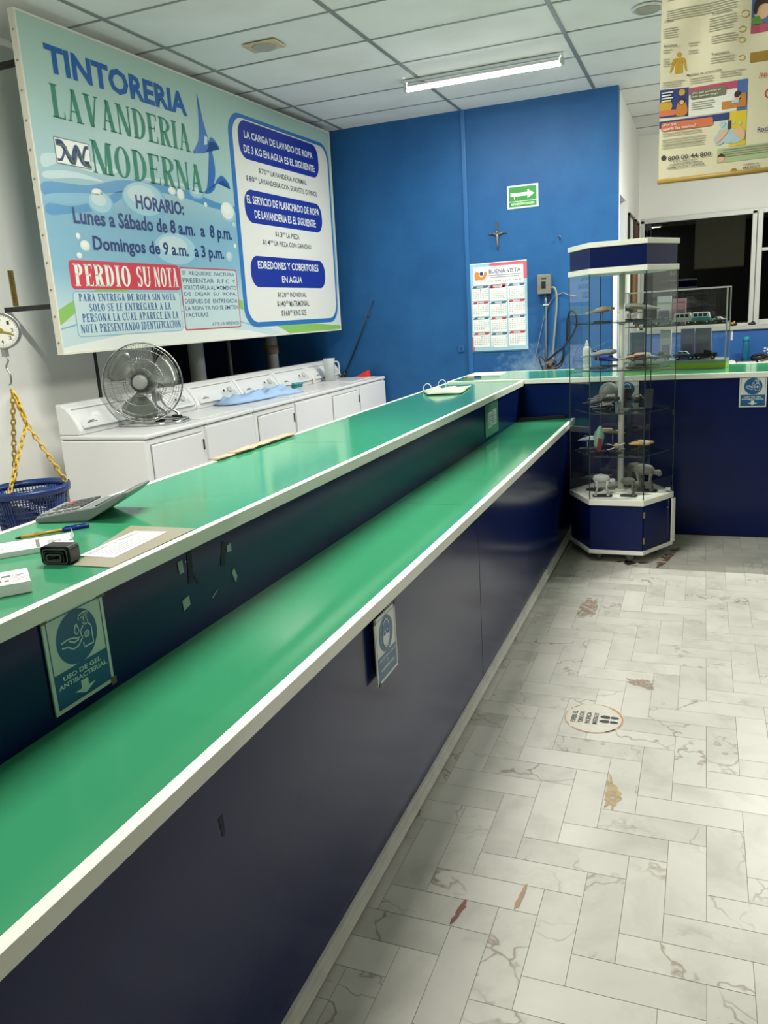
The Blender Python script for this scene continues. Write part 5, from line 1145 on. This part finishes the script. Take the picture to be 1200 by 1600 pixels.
def beast(x, y, z, rz, s, m, label, head_up=.0, legs=4):
    t = thing('toy_walker', label, 'toy', (x, y, z), 0, 'four legged models on the white deck')
    base_plate(t, x, y, z+.0005, .115*s, .055*s, rz)
    M = Matrix.Translation((x, y, z+.006)) @ Matrix.Rotation(rz, 4, 'Z') @ Matrix.Diagonal((s, s, s, 1))
    b = MB(); b.tube([M @ Vector(p) for p in ((-.05, 0, .09), (-.042, 0, .096), (-.01, 0, .102), (.025, 0, .098), (.042, 0, .09))], [.010*s, .023*s, .028*s, .024*s, .011*s], 14); b.build('body', m, t)
    b = MB(); b.tube([M @ Vector(p) for p in ((.036, 0, .092), (.055, 0, .088+head_up), (.075, 0, .076+head_up))], [.009*s, .014*s, .009*s], 12); b.ell((.06, .0, .088+head_up), (.016, .013, .014), 0, M, 12, 8); b.build('head', m, t)
    for lx, ly in ((.03, .016), (.03, -.016), (-.035, .016), (-.035, -.016))[:legs]:
        k = .008 if lx < 0 else -.006
        b = MB(); b.tube([M @ Vector(p) for p in ((lx, ly, .09), (lx+k, ly*1.1, .05), (lx-k*.5, ly*1.1, .008))], [.008*s, .0055*s, .005*s], 8); b.tube([M @ Vector((lx-k*.5, ly*1.1, 0)), M @ Vector((lx-k*.5, ly*1.1, .007))], .009*s, 10); b.build('leg', m, t)
beast(.495, 4.775, DK, .1, 1.0, mat('white_model', '#b9bcb8', .5), 'small white four legged toy at the front left of the white deck')
beast(.725, 4.94, DK, -.1, 1.25, mat('stone_model', '#6f6e66', .6, var=.15, scale=60), 'large stone grey four legged toy at the back right of the white deck')
beast(.645, 4.79, DK, -.15, .85, mat('grey_olive_model', '#5c5d52', .6), 'low olive grey two legged toy at the front centre of the white deck', legs=2)
beast(.655, 5.05, DK, 2.9, 1.15, mat('stone_model', '#6f6e66', .6), 'stone grey four legged toy facing left behind the pole on the white deck')

# ------------------------------------------------------------------ glass box of toy cars on the return counter
BX, BY, BR = .507, 5.80, -.13
BM = Matrix.Translation((BX, BY, 1.0405)) @ Matrix.Rotation(BR, 4, 'Z'); BL, BD, BH = .665, .20, .52
def car_box():
    t = thing('car_display_box', 'rectangular glass box of toy cars with a lime green base on the return counter', 'display box', (BX, BY, 1.0405))
    b = MB(); b.box((0, 0, 0), (BL, BD, .038), 0, BM); b.build('base_board', mat('lime_board', '#9dbb24', .4), t, bevel=.002)
    b = MB(); b.box((0, 0, .0), (BL, -.002, .006), 0, BM); b.box((0, 0, .038), (BL, BD, .058), 0, BM); b.build('base_plinth', mat('grey_plinth', '#8c958d', .4), t)
    b = MB(); e = .008
    for x in (0, BL-e):
        for y in (0, BD-e): b.box((x, y, .058), (x+e, y+e, BH), 0, BM)
    for y in (0, BD-e): b.box((0, y, BH-e), (BL, y+e, BH), 0, BM)
    for x in (0, BL-e): b.box((x, 0, BH-e), (x+e, BD, BH), 0, BM)
    b.build('frame', alu, t)
    for nm, pts in (('front', [(e, .002, .058), (BL-e, .002, .058), (BL-e, .002, BH-e), (e, .002, BH-e)]), ('left', [(.002, e, .058), (.002, BD-e, .058), (.002, BD-e, BH-e), (.002, e, BH-e)]), ('right', [(BL-.002, e, .058), (BL-.002, BD-e, .058), (BL-.002, BD-e, BH-e), (BL-.002, e, BH-e)]), ('back', [(e, BD-.002, .058), (BL-e, BD-.002, .058), (BL-e, BD-.002, BH-e), (e, BD-.002, BH-e)])):
        b = MB(); b.add(pts, [(0, 1, 2, 3)], 0, BM); b.build('glass_pane', GLASS, t)
    b = MB(); b.box((e, .02, .286), (BL-e, BD-.004, .291), 0, BM); s_ = b.build('glass_shelf', MATS['shelf_glass'], t)
    b = MB(); b.box((e, .018, .286), (BL-e, .02, .291), 0, BM); b.build('shelf_edge', GEDGE, s_)
car_box()
def car(x, y, z, col, kind, label, L=.115, roof=None, face=1):
    m = mat('car_'+col.strip('#'), col, .25, coat=.4); rf = mat('car_'+roof.strip('#'), roof, .3) if roof else m
    W_ = L*.40; M = BM @ Matrix.Translation((x, y, z)) @ Matrix.Rotation(0 if face > 0 else PI, 4, 'Z')
    t = thing('toy_van' if kind == 'van' else 'toy_car', label, 'toy car', tuple(M @ Vector((0, 0, 0))), 0, 'toy cars in the glass box')
    MPf = M @ FR((0, W_/2, 0), (1, 0, 0), (0, 0, 1)); l = L/2; h = L*.16; b = MB()
    if kind == 'van': body = [(-l, .16*L), (l*.97, .15*L), (l, .28*L), (l*.93, .34*L), (-l, .34*L)]; top = [(-l*.98, .34*L), (l*.93, .34*L), (l*.80, .58*L), (l*.72, .62*L), (-l*.9, .62*L), (-l*.97, .58*L)]
    elif kind == 'pickup': body = [(-l, .13*L), (l, .13*L), (l*1.0, .25*L), (l*.92, .30*L), (-l, .30*L)]; top = [(-.12*L, .30*L), (.26*L, .30*L), (.16*L, .45*L), (.0, .47*L), (-.1*L, .45*L)]
    else: body = [(-l, .13*L), (l, .13*L), (l, .22*L), (l*.9, .28*L), (-l*.95, .30*L), (-l, .25*L)]; top = [(-l*.75, .29*L), (.24*L, .285*L), (.1*L, .41*L), (.0, .43*L), (-.22*L, .42*L)]
    b.prism(body, 0, W_, 0, MPf); b.build('body', m, t, bevel=L*.018)
    b = MB(); b.prism(top, W_*.07, W_*.93, 0, MPf); cb = b.build('cabin', rf, t, bevel=L*.02)
    b = MB(); zc = (top[0][1]+max(p[1] for p in top))/2; hh = (max(p[1] for p in top)-top[0][1])*.28; x0 = min(p[0] for p in top)*.85; x1 = max(p[0] for p in top)*.72
    k = 3 if kind == 'van' else 2
    for i in range(k):
        a = x0+(x1-x0)*i/k+.004; c = x0+(x1-x0)*(i+1)/k-.004
        for zz in (W_*.06, W_*.94): b.box((a, zc-hh, zz-.0006), (c, zc+hh, zz+.0006), 0, MPf)
    b.build('window', mat('toy_window', '#1d262b', .1), cb)
    for sx_ in (-.30*L, .31*L):
        for sy in (W_*.02, W_*.86):
            b = MB(); b.tube([MPf @ Vector((sx_, .095*L, sy)), MPf @ Vector((sx_, .095*L, sy+W_*.12))], .095*L, 16); w_ = b.build('wheel', black, t)
            b = MB(); zz = sy-.0005 if sy < W_*.5 else sy+W_*.12+.0005; b.tube([MPf @ Vector((sx_, .095*L, zz-.0004)), MPf @ Vector((sx_, .095*L, zz+.0004))], .05*L, 12); b.build('hubcap', chrome, w_)
    b = MB(); b.box((l*.99, .12*L, W_*.03), (l*1.03, .16*L, W_*.97), 0, MPf); b.box((-l*1.03, .12*L, W_*.03), (-l*.99, .16*L, W_*.97), 0, MPf); b.build('bumper', chrome, t)
Zu, Zl = .2915, .0585
car(.115, .09, Zu, '#3a3f42', 'car', 'dark grey toy car at the left of the upper shelf of the glass box', .11)
car(.255, .075, Zu, '#6f7f80', 'car', 'grey green toy car in the middle of the upper shelf of the glass box', .13)
car(.385, .075, Zu, '#cfd3cf', 'van', 'white toy van on the upper shelf of the glass box', .118)
car(.50, .065, Zu, '#3f8d97', 'van', 'teal toy van on the upper shelf of the glass box', .118, '#cdd7d5')
car(.605, .12, Zu, '#c5cac8', 'car', 'white toy car at the right end of the upper shelf of the glass box', .09)
car(.615, .05, Zu, '#3a3b3a', 'car', 'small dark toy car with white roof at the right front of the upper shelf', .075, '#dadcd8')
car(.10, .08, Zl, '#2b3330', 'car', 'dark green toy car at the left of the lower shelf of the glass box', .12)
car(.245, .075, Zl, '#59646a', 'pickup', 'grey toy pickup on the lower shelf of the glass box', .13)
car(.40, .06, Zl, '#1c2f66', 'car', 'dark blue toy car with white roof on the lower shelf of the glass box', .135, '#c4cbd0')
car(.535, .07, Zl, '#0d0f12', 'pickup', 'black toy pickup at the right of the lower shelf of the glass box', .14)
def toybox(x, z, w_, h_, col, label):
    o = MB(); o.box((x, .155, z), (x+w_, .19, z+h_), 0, BM); o.rect(x+.01, z+.01, x+w_-.01, z+h_*.5, .0, 1, BM @ FR((0, .1545, 0), (1, 0, 0), (0, 0, 1)))
    tag(o.build('toy_package', [mat('pack_'+col.strip('#'), col, .5, var=.2, scale=14), mat('pack_band', '#77728f', .5)], origin=tuple(BM @ Vector((x, .155, z)))), label, 'package', 'toy packages in the glass box')
toybox(.02, Zl+.0005, .10, .19, '#5f6f86', 'slate blue toy package at the left of the lower shelf of the glass box'); toybox(.225, Zl+.0005, .07, .20, '#c3c6cc', 'white toy package in the middle of the lower shelf of the glass box')
toybox(.36, Zl+.0005, .085, .20, '#8b86a8', 'lilac toy package behind the dark blue toy car'); toybox(.452, Zl+.0005, .10, .20, '#837c92', 'mauve toy package behind the black toy pickup')
toybox(.20, Zu+.0005, .09, .19, '#b9bdbf', 'white toy package on the upper shelf of the glass box'); toybox(.30, Zu+.0005, .085, .17, '#96707c', 'dusky rose toy package on the upper shelf of the glass box')
# glue bottle behind the case
t = thing('squeeze_bottle', 'white squeeze bottle standing on the return counter, seen through the display case', 'bottle', (.265, 5.85, 1.0405))
M = Matrix.Translation((.265, 5.85, 1.0405))
b = MB(); b.lathe([(.001, 0), (.027, 0), (.029, .01), (.029, .14), (.024, .165), (.012, .175)], 24, 0, M); b.build('body', mat('white_bottle', '#d6dadb', .35), t)
b = MB(); b.lathe([(.013, .175), (.012, .19), (.004, .215), (.001, .217)], 18, 0, M); b.build('nozzle', white_pl, t)
b = MB(); b.lathe([(.0292, .05), (.0292, .10)], 24, 0, M, caps=False); b.build('label_band', mat('bottle_label', '#aeb7bd', .5), t)

# ------------------------------------------------------------------ desk and things by the far window
def desk():
    t = thing('back_desk', 'brown desk against the far blue wall under the window', 'desk', (2.3, 10.0, 0))
    wd = mat('brown_desk', '#5a4436', .45, var=.15, scale=8)
    b = MB(); b.box((1.2, 9.6, .715), (3.3, 10.34, .75)); b.build('top', wd, t, bevel=.004)
    for x, y in ((1.24, 9.64), (3.22, 9.64), (1.24, 10.26), (3.22, 10.26)):
        b = MB(); b.box((x, y, 0), (x+.05, y+.05, .715)); b.build('leg', wd, t)
    b = MB(); b.box((1.24, 10.28, .35), (3.27, 10.3, .715)); b.build('back_panel', wd, t)
desk()
t = thing('water_bottle', 'teal water bottle standing on the far desk', 'bottle', (1.478, 10.08, .75)); M = Matrix.Translation((1.478, 10.08, .7505)); tb = mat('teal_bottle', '#146585', .2)
b = MB(); b.lathe([(.001, 0), (.036, 0), (.038, .01), (.038, .20), (.034, .225), (.03, .235)], 24, 0, M); b.build('body', tb, t)
b = MB(); b.lathe([(.034, .235), (.035, .275), (.028, .285), (.001, .287)], 24, 0, M); b.build('cap', mat('teal_cap', '#2a93a8', .3), t)
t = thing('pouch', 'black pouch lying on the far desk right of the water bottle', 'pouch', (1.60, 10.0, .75))
b = MB(); b.ell((1.615, 10.0, .80), (.095, .06, .048), 0, None, 20, 12); b.build('body', black, t)
b = MB(); b.tube(smoothpts([(1.54, 9.96, .80), (1.60, 9.93, .845), (1.68, 9.95, .80)]), .006, 6); b.build('strap', dark, t)
tag(MB().box((1.385, 9.72, .7505), (1.58, 9.95, .768)).build('paper_pile', paper, origin=(1.48, 9.83, .75), bevel=.003), 'white pile of papers on the far desk in front of the water bottle', 'papers')
crumpled('crumpled_tissue', 1.325, 9.80, .7505, [(-.05,-.04),(.04,-.05),(.055,.02),(.02,.05),(-.04,.04)], .035, paper, 'crumpled white tissue at the left end of the far desk', 'tissue', .02, seed=8)
tag(MB().box((1.43, 10.02, .7505), (1.445, 10.12, .80)).build('small_box', black, origin=(1.437, 10.07, .75)), 'small black box beside the foot of the water bottle', 'box')
t = thing('hand_tool', 'brown wooden handled tool lying on white papers at the right of the far desk', 'tool', (1.66, 9.85, .77))
tag(MB().box((1.60, 9.70, .7505), (1.78, 9.98, .775)).build('paper_pile', paper, origin=(1.69, 9.84, .75), bevel=.003), 'white pile of papers at the right edge on the far desk', 'papers')
b = MB(); b.tube([(1.62, 9.74, .787), (1.70, 9.95, .792)], .010, 8); b.build('handle', mat('tool_wood', '#6d4d33', .5), t)
b = MB(); b.box((1.685, 9.93, .78), (1.73, 9.99, .80)); b.build('head', steel, t)
t = thing('flower_pot', 'small pot of white flowers at the right edge on the far desk', 'plant', (1.72, 10.12, .75))
b = MB(); b.lathe([(.001, 0), (.035, 0), (.045, .08), (.001, .08)], 18, 0, Matrix.Translation((1.72, 10.12, .7505))); b.build('pot', mat('pot_olive', '#5b5a3e', .6), t)
b = MB(); rnd = random.Random(2)
for k in range(14): b.ell((1.72+rnd.uniform(-.05, .05), 10.12+rnd.uniform(-.04, .04), .84+rnd.uniform(0, .07)), (.014, .014, .012), 0, None, 8, 6)
b.build('blossom', paper, t)
b = MB()
for k in range(10): b.tube([(1.72, 10.12, .825), (1.72+rnd.uniform(-.05, .05), 10.12+rnd.uniform(-.04, .04), .87)], .003, 5)
b.build('stem', mat('stem_green', '#4d6a3c', .6), t)
# ornaments on the window sill
t = thing('sill_ornament', 'small black and yellow figurine on the window sill above the far desk', 'figurine', (1.345, 10.375, 1.15))
b = MB(); b.ell((1.335, 10.375, 1.168), (.03, .02, .018)); b.ell((1.37, 10.375, 1.172), (.018, .016, .016)); b.build('body', black, t)
b = MB(); b.ell((1.338, 10.362, 1.182), (.022, .012, .012)); b.ell((1.355, 10.37, 1.196), (.01, .01, .012)); b.build('yellow_part', yellow, t)
t = thing('sill_ornament', 'small dark rounded ornament on the window sill at the frame', 'figurine', (1.55, 10.35, 1.15))
b = MB(); b.ell((1.545, 10.368, 1.166), (.042, .018, .016)); b.ell((1.555, 10.37, 1.182), (.02, .014, .012)); b.build('body', mat('dark_brown_ornament', '#2a241f', .5), t)
tag(MB().box((1.322, 10.392, .985), (1.345, 10.4, 1.105)).build('wall_clip', white_pl, origin=(1.333, 10.4, 1.04), bevel=.003), 'white clip strip hanging under the window sill', 'clip')

# ------------------------------------------------------------------ cloth banner hanging from the ceiling
def banner():
    o = Vector((.82, 4.0, 2.0)); M0 = FR(o, (1, 0, 0), (0, 0, 1)); W_, H_ = .86, 1.18
    t = thing('health_banner', 'cream cloth health banner with printed panels hanging from the ceiling at the right', 'banner', (1.2, 4.0, 2.0))
    def D(u, v):
        f = min(1, max(0, (v-.05)/.4)); g = max(0, v-.35)
        return .006*f*math.sin(u*19+v*5)+.034*g*math.sin((u*.8+v)*13+1)+.022*g*math.sin(u*29-v*11)
    def fin(b, name, mats, cut=True):
        if cut:
            for ax, L in ((0, W_), (1, H_)):
                n = int(L/.035)
                for i in range(1, n):
                    co = [0, 0, 0]; no = [0, 0, 0]; co[ax] = i*.035; no[ax] = 1
                    bmesh.ops.bisect_plane(b.bm, geom=b.bm.verts[:]+b.bm.edges[:]+b.bm.faces[:], plane_co=co, plane_no=no)
        for v in b.bm.verts: v.co.z += D(v.co.x, v.co.y)
        bmesh.ops.transform(b.bm, matrix=M0, verts=b.bm.verts); return b.build(name, mats, t)
    cc = [mat('banner_cream', '#d9d3b4', .6, var=.05, scale=4), mat('banner_navy', '#2a3a78', .6), mat('banner_gold', '#c39a2f', .6), mat('banner_orange', '#d0714a', .6), mat('banner_pink', '#b04a66', .6), mat('banner_olive', '#6f7156', .6), mat('banner_yellow', '#d8bd2c', .6), mat('banner_blue', '#4868a4', .6), mat('banner_white', '#dfe0d2', .6), mat('banner_ink', '#3b3a36', .6), mat('banner_foam', '#a9c3c9', .6), mat('banner_skin', '#d9b08c', .6), mat('banner_mint', '#a9b98c', .6), mat('banner_wood', '#c17c35', .6), mat('banner_hair', '#3a2a20', .7), mat('banner_green', '#5c8f3e', .6), mat('banner_brown', '#9a7b2c', .6), mat('banner_faint', '#9d9a86', .7), mat('banner_red', '#c2543c', .6)]
    b = MB(); n, k = 40, 50
    b.add([(W_*i/n, H_*j/k, 0) for i in range(n+1) for j in range(k+1)], [(i*(k+1)+j, (i+1)*(k+1)+j, (i+1)*(k+1)+j+1, i*(k+1)+j+1) for i in range(n) for j in range(k)], 0, None, True)
    fin(b, 'cloth', cc[0], False)
    b = MB(); z = .0015
    # left column panels
    b.flat([(0, .272), (.117, .267), (.117, .381), (0, .384)], z, 1); b.rrect(0, .277, .068, .30, .008, z*2, 3)
    b.flat(circ(.025, .316, .027), z*1.5, 2); b.flat(circ(.09, .364, .013), z*2, 2); b.flat(sm2([(.068, .275), (.112, .275), (.108, .32), (.09, .335), (.073, .32)], 3), z*2, 13); b.flat(circ(.09, .328, .014), z*2.5, 14); b.flat(circ(.09, .324, .009), z*3, 11)
    b.rect(0, .23, .283, .258, z, 1); b.rrect(.008, .215, .218, .25, .01, z*2, 3)
    b.rect(.119, .348, .309, .377, z, 4); b.rrect(.126, .328, .266, .363, .008, z*2, 5); b.rect(.31, .259, .349, .378, z, 7); b.rect(.119, .262, .309, .347, z, 8)
    b.rect(.251, .272, .345, .302, z*2, 13); b.rect(.325, .28, .345, .325, z*2.5, 13); b.flat(circ(.31, .316, .013), z*3, 11); b.flat(circ(.31, .323, .012), z*3.5, 14); b.rect(.29, .29, .318, .303, z*3, 10)
    b.rect(.284, .122, .349, .258, z, 6)
    for q in ((.245, .155, .022), (.262, .175, .025), (.285, .165, .03), (.31, .16, .028), (.33, .165, .018), (.255, .215, .012), (.275, .205, .01), (.30, .215, .006), (.325, .21, .006)): b.flat(circ(*q), z*2, 10)
    b.flat(sm2([(.235, .14), (.27, .17), (.28, .19), (.262, .19), (.24, .17)], 3), z*3, 11); b.flat(sm2([(.34, .14), (.345, .17), (.325, .195), (.30, .18), (.315, .16)], 3), z*3, 11); b.rect(.277, .19, .289, .225, z*3, 9)
    # standing figure
    b.flat(circ(.075, .513, .009), z, 2); b.flat([(.06, .441), (.09, .441), (.089, .50), (.062, .50)], z, 2); b.flat([(.062, .50), (.05, .496), (.038, .447), (.044, .446), (.06, .485)], z, 2); b.flat([(.089, .50), (.1, .496), (.108, .447), (.102, .446), (.09, .485)], z, 2)
    for q in ((.329, .624, .017), (.32, .57, .015), (.32, .53, .014), (.322, .462, .014)): b.ring(q[0], q[1], q[2], q[2]*.8, .003, z, 2, None, 200, 520)
    # foot strip
    b.flat(circ(.021, .108, .011), z, 9); b.rect(.239, .06, .62, .118, z, 12); b.flat(circ(.255, .076, .013), z*2, 11); b.flat(sm2([(.24, .085), (.255, .098), (.272, .086), (.262, .084), (.25, .086)], 3), z*3, 14); b.flat(circ(.308, .02, .013), z, 16)
    # right column
    b.rect(.352, .58, .62, .75, z, 7); b.flat(circ(.392, .625, .03), z*2, 11); b.flat(sm2([(.358, .63), (.37, .67), (.41, .67), (.43, .64), (.41, .65), (.38, .645), (.37, .615)], 3), z*3, 14); b.flat([(.352, .58), (.352, .605), (.38, .61), (.40, .58)], z*3, 15); b.rect(.352, .548, .62, .579, z, 4)
    b.rect(.354, .437, .80, .476, z, 16); b.ring(.435, .31, .02, .02, .006, z, 18)
    fin(b, 'panel_print', cc)
    b = MB(); z = .006
    b.text('800 00 44 800', (.039, .094, .214, .112), z, 0, None, .012)
    for s, bx in (('ES EL NUMERO DE LA', (.06, .083, .16, .088)), ('UNIDAD DE INTELIGENCIA', (.045, .072, .18, .079)), ('EPIDEMIOLOGICA Y SANITARIA', (.035, .06, .19, .067)), ('¿Cómo', (.01, .645, .05, .656)), ('Síntomas', (.012, .547, .066, .557)), ('Transmisión', (.2, .642, .276, .652)), ('Tratamiento', (.203, .486, .273, .496)), ('Medidas de prevención', (.108, .421, .245, .431)), ('MÉXICO', (.345, .024, .41, .034)), ('GOBIERNO DE', (.345, .038, .405, .044))): b.text(s, bx, z, 0, None, .012)
    fin(b, 'heading_lettering', cc[9])
    b = MB()
    for s, bx in (('¿Por qué', (.016, .234, .07, .246)), ('usarla las manos?', (.016, .219, .15, .231)), ('¿Por qué quedarse en', (.132, .347, .245, .357)), ('casa cuando tengo', (.132, .334, .235, .344))): b.text(s, bx, z, 0, None, .014)
    for i in range(4): b.rect(.008, .367-i*.011, .055-(i % 2)*.008, .372-i*.011, z, 0)
    fin(b, 'white_lettering', cc[8])
    b = MB(); b.text('Japo', (.389, .372, .437, .395), z, 0, None, .01); fin(b, 'red_lettering', cc[18])
    b = MB(); b.text('Rock', (.394, .163, .445, .184), z, 0, None, .01); fin(b, 'navy_lettering', cc[1])
    b = MB(); rnd = random.Random(4)
    for x0, x1, y0, n_ in ((.01, .07, .62, 5), (.01, .055, .535, 2), (.012, .05, .50, 4), (.19, .3, .63, 4), (.19, .3, .60, 3), (.2, .31, .56, 4), (.2, .31, .475, 3), (.01, .1, .41, 3), (.12, .22, .41, 3), (.24, .34, .415, 3), (.13, .23, .315, 4), (.012, .19, .205, 2), (.012, .2, .18, 3), (.012, .19, .155, 2), (.11, .16, .55, 2), (.11, .15, .52, 2), (.26, .55, .11, 4), (.02, .3, .69, 5), (.02, .3, .76, 4)):
        for i in range(n_): b.rect(x0, y0-i*.009, x1-rnd.random()*.02, y0-i*.009+.0026, z*.7, 0)
    fin(b, 'body_text', cc[17])
    b = MB(); b.tube([o+Vector((-.004, -.002, .012)), o+Vector((W_+.004, -.002, .012))], .010, 12); b.build('bottom_rod', mat('gold_rod', '#a5843a', .4), t)
    b = MB(); b.tube([o+Vector((-.004, 0, H_)), o+Vector((W_+.004, 0, H_))], .010, 12); b.build('top_rod', mat('gold_rod', '#a5843a', .4), t)
    for x in (.1, W_-.1): b = MB(); b.tube([o+Vector((x, 0, H_)), Vector((o.x+x, 4.0, H))], .002, 6); b.build('cord', lgrey, t)
banner()
